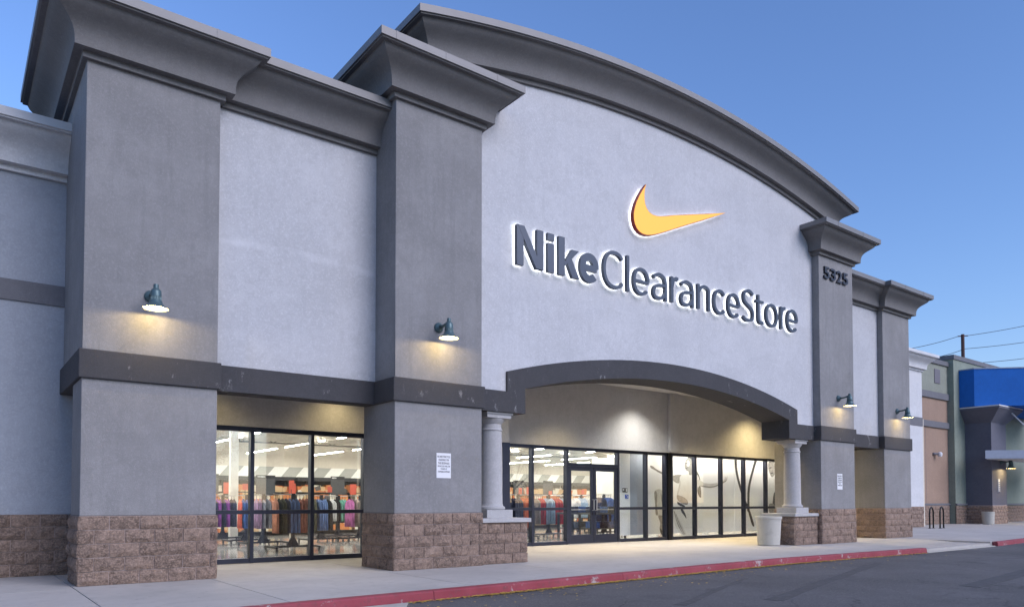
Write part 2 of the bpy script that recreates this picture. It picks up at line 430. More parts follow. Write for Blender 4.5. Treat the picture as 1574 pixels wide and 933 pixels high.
def lay(length, courses, start=0):
    """yield (u, course, width) pieces with half-bond"""
    for c_ in range(courses):
        u = 0.0; first = (c_ + start) % 2
        while u < length - 0.03:
            wd = BW / 2 - .003 if (first and u == 0) else BW
            wd = min(wd, length - u)
            if length - u - wd < 0.06: wd = length - u
            yield u, c_, wd
            u += wd + 0.0132
def blocks(parent, org, length, facing, courses=5, start=0, seed=0, stuff=False):
    """facing '-Y': runs along +X from org; '-X': runs along -Y direction seen from left (from org going to smaller y)"""
    rnd = random.Random(seed); pr_ = wloc(parent)
    rz = {'-Y': 0.0, '-X': -math.pi / 2, '+X': math.pi / 2}[facing]
    dx, dy = math.cos(rz), math.sin(rz)
    mb = MB() if stuff else None
    for u, c_, wd in lay(length, courses, start):
        full = wd > BW * 0.62
        me = rnd.choice(FULL if full else HALF); sx = wd / (BW if full else BW / 2 - .003)
        loc = Vector((org[0] + dx * u, org[1] + dy * u, org[2] + c_ * CO + 0.006))
        if stuff:
            M_ = Matrix.Translation(loc) @ Matrix.Rotation(rz, 4, 'Z') @ Matrix.Diagonal((sx, 1, 1, 1))
            i = len(mb.v); mb.v += [tuple(M_ @ v.co) for v in me.vertices]
            for p_ in me.polygons: mb.f.append(tuple(i + k for k in p_.vertices)); mb.mi.append(0)
        else:
            o = bpy.data.objects.new("block", me); C.objects.link(o); o.parent = parent
            o.location = loc - pr_; o.rotation_euler = (0, 0, rz); o.scale = (sx, rnd.uniform(0.75, 1.15), 1)
    if stuff:
        me = bpy.data.meshes.new("block_courses"); me.from_pydata(mb.v, [], mb.f)
        o = obj("block_courses", me, "splitblock", parent); o["kind"] = "stuff"; return o

# ------------------------------------------------------------------ setting: ground, road, pavement, kerb
KERB = [(-12, 8.05), (-2, 8.48), (3, 8.70), (7, 8.90), (11, 9.12), (14.4, 9.27), (17, 9.20), (20.75, 9.07), (25.7, 9.17), (29.1, 9.45), (60, 10.2)]
def ky(x):
    for (xa, ya), (xb, yb) in zip(KERB, KERB[1:]):
        if xa <= x <= xb: return ya + (yb - ya) * (x - xa) / (xb - xa)
    return KERB[0][1] if x < KERB[0][0] else KERB[-1][1]
ZR = -0.13
g = MB(); g.face([(-1500, -1500, ZR), (1500, -1500, ZR), (1500, 1500, ZR), (-1500, 1500, ZR)])
g = g.build("parking_lot_asphalt", "asphalt"); g["kind"] = "structure"
sw = MB()
xs_ = [-12, -6, -3, -0.8, 1.44, 3.36, 6.15, 8.9, 11.9, 14.9, 17.9, 20.85, 23.4, 25.6, 28.5, 32, 36, 40, 44, 48, 52, 56, 60]
def swz(x, y):  # flush ramp between the kerbs
    if 20.85 < x < 25.6:
        k = max(0, min(1, (y - ky(x)) / 1.5)); return ZR + 0.012 + (0.118) * k
    return 0.0
base = MB()
base.prism([(x, ky(x) + 0.17) for x in xs_] + [(60, 22), (-12, 22)], 0.10, 'Z', -0.115 - 0.03)
side = base.build("sidewalk", "concrete"); side["kind"] = "structure"
for xa, xb in zip(xs_, xs_[1:]):
    ks = [ky(xa), ky(xb)]
    ramp = xa >= 20.8 and xb <= 25.7
    ys = [None, 11.55, 14.3, 17.6, 21.5] if xa > 2 else [None, 12.0, 14.5, 18]
    for j in range(len(ys) - 1):
        g_ = 0.006
        m = MB()
        ya0, yb0 = (ks[0] + 0.155, ks[1] + 0.155) if j == 0 else (ys[j] + g_, ys[j] + g_)
        if ramp and j == 0: ya0 -= 0.15; yb0 -= 0.15
        ye = ys[j + 1] - g_
        n = 6; rows = []
        for i in range(n + 1):
            f = i / n; row = []
            for x, y0 in ((xa + g_, ya0), (xb - g_, yb0)):
                y = y0 + (ye - y0) * f
                z = -0.004 * 0
                if ramp and j == 0: z = ZR + 0.014 + (0.116) * min(1, f * 1.25)
                row.append((x, y, z))
            rows.append(row)
        m.grid(rows)
        lo = [[(p[0], p[1], -0.14) for p in row] for row in rows]
        m.grid([rows[0], lo[0]]); m.grid([rows[-1], lo[-1]])
        m.grid([[r_[0] for r_ in rows], [r_[0] for r_ in lo]]); m.grid([[r_[1] for r_ in rows], [r_[1] for r_ in lo]])
        m.build("paving_slab", "concretepale" if (ramp and j == 0) else "concrete", side, bevel=0.006)
kerb = box(-12, -11.5, 8.2, 8.25, -0.3, -0.2).build("kerb", "concrete"); kerb["kind"] = "structure"
def kerb_stone(xa, xb, mat="kerbred"):
    n = max(1, int((xb - xa) / 0.6)); rows = []
    for i in range(n + 1):
        x = xa + 0.004 + (xb - xa - 0.008) * i / n; y = ky(x)
        rows.append([(x, y + 0.15, -0.25), (x, y + 0.15, 0.004), (x, y + 0.03, 0.004), (x, y + 0.012, -0.004), (x, y + 0.002, -0.022), (x, y - 0.02, -0.25)])
    m = MB(); m.grid(rows); m.face(rows[0]); m.face(list(reversed(rows[-1])))
    return m.build("kerb_stone", mat, kerb)
ks = [-12, -8, -4, -1.2, 2.2, 5.35, 9.25, 13.1, 17.0, 20.75]
for xa, xb in zip(ks, ks[1:]): kerb_stone(xa, xb)
ks = [25.75, 28.6, 31.6, 35, 39, 43, 47, 52, 58]
for xa, xb in zip(ks, ks[1:]): kerb_stone(xa, xb)
# pale gutter apron at the near kerb and sealed cracks on the asphalt
def sheet(name, pts, z, mat, label, cat, thick=0.004):
    o = MB().prism(pts, thick, 'Z', z).build(name, mat); tag(o, label, cat); return o
def jag(pts, amp, seed):
    rnd = random.Random(seed); out = []
    for (xa, ya), (xb, yb) in zip(pts, pts[1:] + pts[:1]):
        for i in range(6):
            f = i / 6; out.append((xa + (xb - xa) * f + rnd.uniform(-amp, amp), ya + (yb - ya) * f + rnd.uniform(-amp, amp)))
    return out
sheet("concrete_patch", jag([(3.2, ky(3.2) - .03), (3.55, 8.30), (4.7, 8.45), (4.95, ky(4.95) - .03)], 0.02, 3), ZR + 0.002, "concretepale", "pale concrete gutter patch at the foot of the red kerb", "patch", 0.012)
for i, (pts, lab) in enumerate([
        ([(9.0, 6.1), (16.5, 8.35), (16.6, 8.20), (9.1, 5.88)], "dark sealed crack in the asphalt closest to the red kerb"),
        ([(13.0, 5.2), (30, 7.2), (30, 6.85), (13.0, 4.86)], "wide dark sealed crack in the asphalt at the right edge"),
        ([(7.6, 6.5), (11.2, 8.0), (11.2, 7.92), (7.7, 6.4)], "thin dark crack line in the asphalt near the middle of the kerb")]):
    sheet("asphalt_crack", jag(pts, 0.03, 10 + i), ZR + 0.001, "tar", lab, "crack")

# ------------------------------------------------------------------ the store building
B = empty("store_building", (14.24, 14, 0), "grey stucco store with arched parapet, four piers, glass storefronts and split block base", "building")
def part(name, m, mat, parent=B, **k): return m.build(name, mat, parent, **k)

def pier(x0, x1, yf, ylow, yback, ztop, seed, cback, ymid):
    """lower freestanding shaft on split block, dark band, upper shaft, flared cornice"""
    p_ = MB()
    p_.box(x0, x1, yf, yback, 4.86, ztop + 0.3)
    p_.box(x0, x1, yf, ymid, z1 + 0.02, 4.86)
    p_.box(x0, x1, yf, ylow, 1.016, z1 + 0.02)
    P_ = part("pier", p_, "pierface", bevel=0.012)
    bnd = MB().box(x0 - bp, x1 + bp, yf - bp, ymid - .05, z1, z2)
    part("stucco_band", bnd, "bandface", P_, bevel=0.015)
    part("cornice", ring_cornice(PROF, x0, x1, yf, cback, ztop), "corniceface", P_, smooth=32)
    cp = ring_cornice(CAP, x0, x1, yf, cback, ztop)
    part("cornice_cap", cp, "coping", P_)
    part("mortar_bed", MB().box(x0 - .009, x1 + .009, yf - .009, ylow + .002, 0.0, 1.014), "mortar", P_)
    blocks(P_, (x0 - .012, yf, 0), x1 - x0 + .024, '-Y', seed=seed)
    blocks(P_, (x0, ylow, 0), ylow - yf + .012, '-X', start=1, seed=seed + 1)
    blocks(P_, (x1, yf - .012, 0), ylow - yf, '+X', start=1, seed=seed + 2, stuff=True)
    return P_
p1 = pier(a0, a1, yA, 13.30, 15.6, zA, 1, 15.8, 15.6)
p2 = pier(b0, b1, yB, 13.00, 15.4, zB, 11, 16.2, 12.84)
p3 = pier(c0, c1, yB, 13.30, 15.4, zB, 21, 16.2, 12.84)
p4 = pier(d0, d1, yA, 14.60, 15.6, zA, 31, 15.8, 14.6)

def seams(parent, xs, y, zb):
    for x in xs:
        MB().box(x - .012, x + .012, y - .613, y - .55, zb + .662, zb + .803).build("cap_seam", "coping", parent)
seams(p1, (1.75, 3.2), yA, zA); seams(p2, (6.0, 7.0, 8.15), yB, zB); seams(p3, (20.3, 21.7), yB, zB); seams(p4, (25.6, 26.9), yA, zA)
def panel(x0, x1):
    Wl = part("panel_wall", MB().box(x0, x1, yP, yP + 0.35, z1 + 0.03, zA + 0.3), "panel")
    part("stucco_band", MB().box(x0 + .002, x1 - .002, yP - bp, yP + 0.40, z1 + 0.004, z2), "bandface", Wl)
    part("cornice", ring_cornice(PROF, x0 - .05, x1 + .05, yP, 15.8, zA, False, False), "corniceface", Wl, smooth=32)
    part("cornice_cap", ring_cornice(CAP, x0 - .05, x1 + .05, yP, 15.8, zA, False, False), "coping", Wl)
    return Wl
panel(a1, b0); panel(c1, d0)

# arched centre wall
XM = 14.24; XL, XR = 7.19, 21.29; RA = 32.0; ZAP = 10.29
def zarc(x): return ZAP - RA + math.sqrt(RA * RA - (x - XM) ** 2)
NA = 48
ax_ = [XL + (XR - XL) * i / NA for i in range(NA + 1)]
m = MB()
def arc(xa, xb, zs, zap, n):
    ch = (xb - xa) / 2; sg = zap - zs; Rr = (ch * ch + sg * sg) / (2 * sg); xm = (xa + xb) / 2
    return [(xa + (xb - xa) * i / n, zap - Rr + math.sqrt(max(0, Rr * Rr - (xa + (xb - xa) * i / n - xm) ** 2))) for i in range(n + 1)]
inn = arc(9.42, 18.94, 3.545, 4.145, 32)
out = arc(8.957, 19.36, 3.86, 4.565, 32)
# front wall with arched opening, as strips (x from pier to pier)
opening = [(9.0, 3.62)] + [(x, z + 0.05) for x, z in inn] + [(19.3, 3.62)]
def zopen(x):
    if x <= 9.36 or x >= 19.0: return z1 + 0.03
    if x <= 9.42 or x >= 18.94: return inn[0][1] + 0.03
    for (xa, za), (xb, zb_) in zip(inn, inn[1:]):
        if xa <= x <= xb: return za + (zb_ - za) * (x - xa) / (xb - xa) + 0.03
    return z1 + .03
xs2 = sorted(set([XL, 9.3599, 9.3601, 18.9999, 19.0001, XR] + [round(x, 4) for x, _ in inn] + [round(x, 4) for x in ax_]))
yb_ = yC + 0.40
m.grid([[(x, yC, zopen(x)) for x in xs2], [(x, yC, zarc(x) + 0.3) for x in xs2], [(x, yb_, zarc(x) + 0.3) for x in xs2], [(x, yb_, zopen(x)) for x in xs2], [(x, yC, zopen(x)) for x in xs2]])
AW = part("arch_wall", m, "wallface")
# parapet body behind (depth of the arch block)
m = MB(); m.grid([[(x, yC + .42, 6.0) for x in ax_], [(x, yC + .42, zarc(x) + 0.25) for x in ax_], [(x, 16.4, zarc(x) + 0.25) for x in ax_], [(x, 16.4, 6.0) for x in ax_]])
for x in (XL, XR): m.face([(x, yC, 6.0), (x, 16.4, 6.0), (x, 16.4, zarc(x) + .25), (x, yC, zarc(x) + .25)])
part("parapet_body", m, "wallface", AW)
def arch_cornice(prof):
    m = MB(); rows = []
    for o_, h in prof:
        row = [(XL - o_, 16.6, zarc(XL - o_) + h)]
        for i in range(NA + 1):
            x = (XL - o_) + (XR - XL + 2 * o_) * i / NA; row.append((x, yC - o_, zarc(x) + h))
        row.append((XR + o_, 16.6, zarc(XR + o_) + h)); rows.append(row)
    m.grid(rows); return m
part("arch_cornice", arch_cornice(PROF), "corniceface", AW, smooth=32)
part("cornice_cap", arch_cornice(CAP), "coping", AW, smooth=32)
# arch band with legs: closed outline of front, extruded deep
yb0, ybk = yC - 0.05, 12.84
outline = [(b1 + 0.002, z1 + .004)] + [(9.42, z1 + .004)] + inn + [(18.94, z1 + .004), (c0 - 0.002, z1 + .004), (c0 - .002, z2)] + [(19.36, z2)] + list(reversed(out)) + [(8.957, z2), (b1 + .002, z2)]
m = MB(); bmx = bmesh.new()
lo = [(b1 + .002, z1 + .004), (9.42, z1 + .004)] + inn + [(18.94, z1 + .004), (c0 - .002, z1 + .004)]
hi = [(b1 + .002, z2), (8.957, z2)] + out + [(19.36, z2), (c0 - .002, z2)]
# triangulated front built as quads between inner and outer samples
fr_lo = [(b1 + .002, z1 + .004), (8.957, z1 + .004), (9.42, z1 + .004)] ; 
def strip(lo_, hi_):
    m.grid([[(x, yb0, z) for x, z in lo_], [(x, yb0, z) for x, z in hi_]])
strip([(b1 + .002, z1 + .004), (8.957, z1 + .004)], [(b1 + .002, z2), (8.957, z2)])
strip([(8.957, z1 + .004), (9.42, z1 + .004)], [(8.957, 3.545), (9.42, 3.545)])
strip([(8.957, 3.545)] + inn[0:1], [(8.957, 3.86), (8.9575, 3.86)])
strip(inn, out)
strip(inn[-1:] + [(19.36, 3.545)], [(19.3595, 3.86), (19.36, 3.86)])
strip([(18.94, z1 + .004), (19.36, z1 + .004)], [(18.94, 3.545), (19.36, 3.545)])
strip([(19.36, z1 + .004), (c0 - .002, z1 + .004)], [(19.36, z2), (c0 - .002, z2)])
m.grid([[(x, yb0, z) for x, z in hi], [(x, yC + .01, z) for x, z in hi]])
m.grid([[(x, yb0, z) for x, z in lo], [(x, ybk, z) for x, z in lo]])
part("arch_band", m, "bandface", AW)
# back face of the beam
m = MB(); m.grid([[(x, ybk, z) for x, z in [(b1 + .002, z1 + .004), (9.42, z1 + .004)] + inn + [(18.94, z1 + .004), (c0 - .002, z1 + .004)]], [(x, ybk, 4.9) for x, z in [(b1 + .002, 0), (9.42, 0)] + inn + [(18.94, 0), (c0 - .002, 0)]]])
part("beam_back", m, "bandface", AW)

# porch walls and soffits
ZC = 4.75
part("header_wall", MB().box(3.0, 11.3, yS - .06, yS + 0.12, 2.73, 5.2), "headerface")
part("header_wall", MB().box(11.3, 27.0, yE - .06, yE + 0.14, 2.82, 5.2), "headerface")
part("return_wall", MB().box(11.22, 11.36, yS + .12, yE - .06, 2.73, 5.2), "headerface")
part("wall_pilaster", MB().box(18.53, 18.93, yE - 0.18, yE - .058, 2.84, 4.74), "headerface", bevel=0.006)
part("porch_soffit", MB().box(b0 + .3, 27.0, 12.89, yE + .1, ZC, ZC + 0.1), "wingwhite")
part("porch_soffit", MB().box(1.6, b0 + .2, 12.95, yS + .1, 3.75, 3.85), "wingwhite")
part("porch_end_wall", MB().box(26.2, 26.45, 13.9, yE, 0.0, 4.9), "headerface")
part("store_roof", MB().box(-14, 38.5, 17.6, 43, 5.9, 6.1), "coping")

# columns with block plinths
def column(cx, cy_, x0, x1, seed, joined_left):
    m = MB()
    m.lathe([(0.265, 1.065), (0.285, 1.075), (0.292, 1.10), (0.285, 1.125), (0.262, 1.135), (0.250, 1.15), (0.240, 1.19), (0.236, 1.4), (0.235, 1.9), (0.225, 2.5), (0.218, 2.66),
             (0.232, 2.665), (0.24, 2.685), (0.232, 2.705), (0.214, 2.71), (0.212, 2.80), (0.225, 2.81), (0.245, 2.84), (0.272, 2.875), (0.285, 2.90), (0.285, 2.912)], cx, cy_, 32)
    P_ = part("column", m, "columnface", smooth=35)
    part("capital_slab", MB().box(cx - .325, cx + .325, cy_ - .325, cy_ + .325, 2.985, 3.03).box(cx - .30, cx + .30, cy_ - .30, cy_ + .30, 2.912, 2.985), "columnface", P_, bevel=0.006)
    part("base_slab", MB().box(cx - .32, cx + .32, cy_ - .32, cy_ + .32, 0.90, 1.066), "columnface", P_, bevel=0.008)
    xa, xb = (x0, x1 + .08) if joined_left else (x0 - .08, x1)
    part("plinth_ledge", MB().box(xa, xb, 11.82, 12.94, 0.815, 0.902), "columnface", P_, bevel=0.01)
    part("mortar_bed", MB().box(x0, x1, 11.90, 12.86, 0, .813), "mortar", P_)
    blocks(P_, (x0 + .004, 11.90, 0), x1 - x0 - .004 + (.012 if joined_left else 0), '-Y', 4, seed=seed)
    if joined_left: blocks(P_, (x1, 11.89, 0), .96, '+X', 4, start=1, seed=seed + 1, stuff=True)
    else: blocks(P_, (x0, 12.86, 0), .97, '-X', 4, start=1, seed=seed + 1)
    return P_
column(8.82, 12.32, b1 + .02, 9.40, 51, True)
column(19.66, 12.32, 19.08, c0 - .02, 61, False)

# left wing
WG = part("wing_wall", MB().box(-14, 3.6, yW, yW + .5, 1.016, 6.9), "wingface")
part("stucco_band", MB().box(-14, a0 + .02, yW - .03, yW + .1, 4.52, 4.86), "wingband", WG)
part("cornice", ring_cornice(PROF, -14, a0, yW, 15.8, 6.63, False, False), "wingwhite", WG, smooth=32)
part("cornice_cap", ring_cornice(CAP, -14, a0, yW, 15.8, 6.63, False, False), "whitecoping", WG)
part("mortar_bed", MB().box(-14, 3.6, yW + .012, yW + .5, 0, 1.016), "mortar", WG)
blocks(WG, (-0.8, yW + .014, 0), 3.6, '-Y', seed=71)
blocks(WG, (-14, yW + .014, 0), 13.19, '-Y', seed=72, stuff=True)
part("side_wall", MB().box(-14, -13.6, yW + .5, 43, 0, 6.9), "wingface", WG)

# right wing beyond the fourth pier
yR = 17.0
RW = part("wing_wall", MB().box(26.5, 38.62, yR, yR + .5, 1.0, 8.2), "wingwhite")
part("stucco_band", MB().box(26.5, 38.62, yR - .03, yR + .1, 5.0, 5.42), "wingband", RW)
part("cornice", ring_cornice(PROF, 26.5, 38.62, yR, 20, 7.72, False, True), "wingwhite", RW, smooth=32)
part("cornice_cap", ring_cornice(CAP, 26.5, 38.62, yR, 20, 7.72, False, True), "whitecoping", RW)
part("mortar_bed", MB().box(26.5, 38.62, yR + .012, yR + .5, 0, 1.0), "mortar", RW)
blocks(RW, (26.5, yR + .014, 0), 12.12, '-Y', seed=81, stuff=True)
PR_ = part("parapet_return", MB().box(27.1, 28.0, 13.6, 16.9, 6.4, 7.7), "corniceface")
part("cornice", ring_cornice(PROF, 27.1, 28.35, 13.9, 16.9, 7.15), "corniceface", PR_, smooth=32)
part("cornice_cap", ring_cornice(CAP, 27.1, 28.35, 13.9, 16.9, 7.15), "coping", PR_)

# ------------------------------------------------------------------ storefront glazing
def glazing(xs, y, ztop, zrail, parent=B, skip=(), post=0.075, depth=0.13, heavy=()):
    m = MB()
    lo_, hi_ = xs[0], xs[-1]
    zb_ = 0.10
    m.box(lo_, hi_, y, y + depth, ztop - 0.09, ztop)
    spans = []
    for i, x in enumerate(xs):
        hw = post / 2 if x not in heavy else 0.115
        m.box(x - hw, x + hw, y - .012, y + depth + .012, 0.0, ztop + .004)
    for i, (xa, xb) in enumerate(zip(xs, xs[1:])):
        if i in skip: continue
        ha = post / 2 if xa not in heavy else 0.115; hb = post / 2 if xb not in heavy else 0.115
        m.box(xa + ha, xb - hb, y, y + depth, 0.004, zb_)
        m.box(xa + ha, xb - hb, y, y + depth, zrail - .04, zrail + .04)
        spans += [(xa + ha, xb - hb, zb_, zrail - .04), (xa + ha, xb - hb, zrail + .04, ztop - .09)]
    F_ = part("storefront_frame", m, "frame", parent, bevel=0.004)
    for xa, xb, za, zb2 in spans:
        yy = y + depth / 2
        part("pane", MB().box(xa - .01, xb + .01, yy, yy + .008, za - .01, zb2 + .01), "glass", F_)
    return F_
glazing([3.62, 4.87, 6.13, 7.42], yS, 2.73, 1.02, heavy=(7.42,))
glazing([7.56, 8.8, 10.05, 11.25], yS, 2.73, 1.02, heavy=(11.25,))
F2 = glazing([12.05 - .7, 12.05, 12.96, 14.25, 16.33, 17.59, 18.50], yE, 2.82, 1.03, skip=(3,))
F3 = glazing([18.74, 19.95, 21.34, 22.65, 23.99, 25.20, 26.15], yE - .04, 2.82, 1.03)
part("corner_post", MB().box(18.545, 18.70, yE - .05, yE + .20, 0, 2.826), "blackmetal", F3)
# transom and double door
part("transom_bar", MB().box(14.2875, 16.2925, yE - .02, yE + .15, 2.27, 2.36), "frame", F2)
part("pane", MB().box(14.28, 16.30, yE + .065, yE + .073, 2.35, 2.74), "glass", F2)
def door(x0, x1, hinge_left):
    m = MB(); st = 0.10
    m.box(x0, x0 + st, yE, yE + .06, 0.02, 2.265); m.box(x1 - st, x1, yE, yE + .06, 0.02, 2.265)
    m.box(x0 + st, x1 - st, yE, yE + .06, 0.02, 0.27); m.box(x0 + st, x1 - st, yE, yE + .06, 2.14, 2.265)
    D_ = part("door", m, "frame", bevel=0.005)
    part("pane", MB().box(x0 + st - .01, x1 - st + .01, yE + .026, yE + .034, .26, 2.15), "glass", D_)
    hx = x1 - 0.05 if hinge_left else x0 + 0.05
    m = MB(); m.tube([(hx, yE - .002, 0.98), (hx, yE - .07, 0.98), (hx, yE - .07, 1.30), (hx, yE - .002, 1.30)], 0.014, 8)
    part("handle", m, "steel", D_)
    part("push_bar", MB().tube([(x0 + .08, yE + .10, 1.0), (x1 - .08, yE + .10, 1.0)], 0.016, 8), "steel", D_)
    part("lock_plate", MB().box(hx - .025, hx + .025, yE - .008, yE + .001, 0.84, 0.92), "blackmetal", D_)
    return D_
door(14.30, 15.283, True); door(15.297, 16.28, False)
part("door_threshold", MB().box(14.25, 16.33, yE - .10, yE + .14, 0.002, 0.018), "steel")

# ------------------------------------------------------------------ lit letters and emblem
SG = empty("store_name_sign", (14.2, yC, 6.05), "dark grey halo lit channel letters spelling NikeClearanceStore across the arched wall", "sign")
LET = [('N', 9.093, 9.837, 1, 1), ('i', 9.924, 10.12, 1, 1), ('k', 10.216, 10.85, 1, 1), ('e', 10.826, 11.441, 0, 1), ('C', 11.53, 12.225, 1, 0), ('l', 12.292, 12.395, 1, 0), ('e', 12.491, 13.089, 0, 0),
       ('a', 13.155, 13.705, 0, 0), ('r', 13.81, 14.113, 0, 0), ('a', 14.15, 14.705, 0, 0), ('n', 14.807, 15.338, 0, 0), ('c', 15.433, 15.961, 0, 0), ('e', 16.017, 16.593, 0, 0), ('S', 16.679, 17.212, 1, 0),
       ('t', 17.25, 17.643, 2, 0), ('o', 17.70, 18.321, 0, 0), ('r', 18.402, 18.688, 0, 0), ('e', 18.715, 19.312, 0, 0)]
def ribbon(m, pts, w_, y0, y1, closed=False):
    P_ = [Vector(p) for p in pts]; n = len(P_); A_, B_ = [], []
    for i in range(n):
        if closed: pr, nx = P_[i - 1], P_[(i + 1) % n]
        else: pr, nx = P_[max(i - 1, 0)], P_[min(i + 1, n - 1)]
        d1_ = (P_[i] - pr).normalized() if (P_[i] - pr).length > 1e-9 else (nx - P_[i]).normalized()
        d2_ = (nx - P_[i]).normalized() if (nx - P_[i]).length > 1e-9 else d1_
        t_ = (d1_ + d2_).normalized(); nn = Vector((-t_.y, t_.x)); k = 1 / max(0.5, nn.dot(Vector((-d1_.y, d1_.x))))
        A_.append(P_[i] + nn * w_ / 2 * k); B_.append(P_[i] - nn * w_ / 2 * k)
    ring = [[(a.x, y0, a.y), (b.x, y0, b.y), (b.x, y1, b.y), (a.x, y1, a.y), (a.x, y0, a.y)] for a, b in zip(A_, B_)]
    if closed: ring.append(ring[0])
    m.grid(ring)
    if not closed: m.face(ring[0][:4]); m.face(ring[-1][:4][::-1])
def ell(cx, cz, rx, rz, a0_, a1_, n=26, e=2.25):
    o_ = []
    for i in range(n + 1):
        a = R(a0_ + (a1_ - a0_) * i / n); c_, s_ = math.cos(a), math.sin(a)
        o_.append((cx + rx * math.copysign(abs(c_) ** (2 / e), c_), cz + rz * math.copysign(abs(s_) ** (2 / e), s_)))
    return o_
def spl(P_, n=6):
    P_ = [Vector(p) for p in P_]; o_ = []
    for i in range(len(P_) - 1):
        p0, p1_, p2_, p3_ = P_[max(i - 1, 0)], P_[i], P_[i + 1], P_[min(i + 2, len(P_) - 1)]
        for k in range(n):
            t_ = k / n; o_.append(0.5 * ((2 * p1_) + (p2_ - p0) * t_ + (2 * p0 - 5 * p1_ + 4 * p2_ - p3_) * t_ ** 2 + (3 * p1_ - p0 - 3 * p2_ + p3_) * t_ ** 3))
    return o_ + [P_[-1]]
def glyph(ch, W, H, w_):
    """centre line strokes of one letter in a W x H box; returns [(points, closed, width)] and solid polygons"""
    s_ = w_ / 2; S_ = []; P_ = []; hw = w_ * 0.86; h_ = hw / 2
    if ch == 'N':
        S_ += [([(s_, 0), (s_, H)], False, w_), ([(W - s_, 0), (W - s_, H)], False, w_)]; P_ += [[(0.02, H), (w_ * 1.12, H), (W - .02, 0), (W - w_ * 1.12, 0)]]
    elif ch == 'i': S_ += [([(W / 2, 0), (W / 2, H * .74)], False, w_), ([(W / 2, H * .825), (W / 2, H)], False, w_ * 1.04)]
    elif ch == 'l': S_ += [([(W / 2, 0), (W / 2, H)], False, w_)]
    elif ch == 'k':
        S_ += [([(s_, 0), (s_, H)], False, w_)]; P_ += [[(w_ * .9, H * .33), (W - w_ * 1.25, H * .73), (W - .01, H * .73), (w_ * 1.55, H * .36), (w_ * .9, H * .24)], [(w_ * 1.15, H * .44), (W - w_ * 1.18, 0), (W, 0), (w_ * 2.05, H * .52)]]
    elif ch == 'e':
        S_ += [(ell(W / 2, H / 2, W / 2 - s_, H / 2 - h_, 2, 318), False, w_ * .95), ([(s_ * .8, H * .50), (W - s_ * .75, H * .50)], False, hw * .9)]
    elif ch in 'cC': S_ += [(ell(W * .56, H / 2, W * .56 - s_, H / 2 - h_, 42, 318, 32), False, w_ * .95)]
    elif ch == 'o': S_ += [(ell(W / 2, H / 2, W / 2 - s_, H / 2 - h_, 0, 352, 44, 2.15), True, w_ * .95)]
    elif ch == 'a':
        S_ += [([(W * .08, H * .80)] + [(x, z) for x, z in spl([(W * .16, H * .87), (W * .46, H - h_), (W * .80, H * .86), (W - s_, H * .62)])] + [(W - s_, H * .3), (W - s_, 0)], False, w_ * .95)]
        S_ += [(spl([(W - s_, H * .56), (W * .55, H * .55), (W * .2, H * .46), (s_, H * .27), (W * .17, H * .09), (W * .42, h_), (W * .74, H * .12), (W - s_, H * .30)]), False, w_ * .92)]
    elif ch == 'r':
        S_ += [([(s_, 0), (s_, H)], False, w_), (spl([(s_, H * .58), (W * .36, H * .84), (W * .66, H * .955), (W, H - h_)]), False, w_ * .95)]
    elif ch == 'n':
        S_ += [([(s_, 0), (s_, H)], False, w_), (spl([(s_, H * .66), (W * .30, H * .88), (W * .60, H - h_), (W * .88, H * .86), (W - s_, H * .62)]) + [(W - s_, H * .3), (W - s_, 0)], False, w_ * .95)]
    elif ch == 'S':
        S_ += [(spl([(W * .93, H * .88), (W * .70, H - h_ * 1.1), (W * .42, H - h_), (W * .16, H * .88), (s_ * 1.2, H * .74), (W * .20, H * .60), (W * .55, H * .49), (W * .84, H * .38), (W - s_, H * .24), (W * .83, H * .09), (W * .5, h_), (W * .22, H * .05), (W * .02, H * .12)]), False, w_ * .95)]
    elif ch == 't':
        S_ += [([(W * .36, H), (W * .36, H * .24)] + list(spl([(W * .37, H * .18), (W * .46, H * .07), (W * .68, h_), (W * .98, H * .045)])), False, w_), ([(0, H * .765), (W, H * .765)], False, hw)]
    return S_, P_
def letter_mesh(ch, xa, xb, zb_, zt, bold, y0, y1, grow=0.0, zigzag=0.0015):
    m = MB(); w_ = (0.172 if bold else 0.080); S_, P_ = glyph(ch, xb - xa, zt - zb_, w_); k = 0
    for pts, cl, ww in S_:
        ribbon(m, [(xa + p[0], zb_ + p[1]) for p in pts], ww + grow, y0 - k * zigzag, y1 + k * .0001, cl); k += 1
    for poly in P_:
        m.prism([(xa + p[0], zb_ + p[1]) for p in poly], y1 - y0 + k * zigzag, 'Y', y0 - k * zigzag); k += 1
    me = bpy.data.meshes.new("letter"); me.from_pydata(m.v, [], m.f); bm = bmesh.new(); bm.from_mesh(me); bmesh.ops.recalc_face_normals(bm, faces=bm.faces); bm.to_mesh(me); bm.free(); return me
for ch, xa, xb, cap_, bold in LET:
    xa += 0.045
    if ch in 'il': xa, xb = (xa + xb) / 2 - .1, (xa + xb) / 2 + .1
    zb_ = 6.045 if ch in 'eCaocS' else 6.06
    zt = (6.885 if ch not in 'CS' else 6.90) if cap_ == 1 else (6.84 if cap_ == 2 else 6.685)
    L_ = obj("letter", letter_mesh(ch, xa, xb, zb_, zt, bold, yC - .135, yC - .05), "lettergrey", SG)
    obj("light_backing", letter_mesh(ch, xa, xb, zb_, zt, bold, yC - .047, yC - .043, 0.0, 0.0), "halo", L_)
EM = empty("emblem_sign", (14.2, yC, 8.0), "glowing orange curved check mark emblem above the letters on the arched wall", "sign")
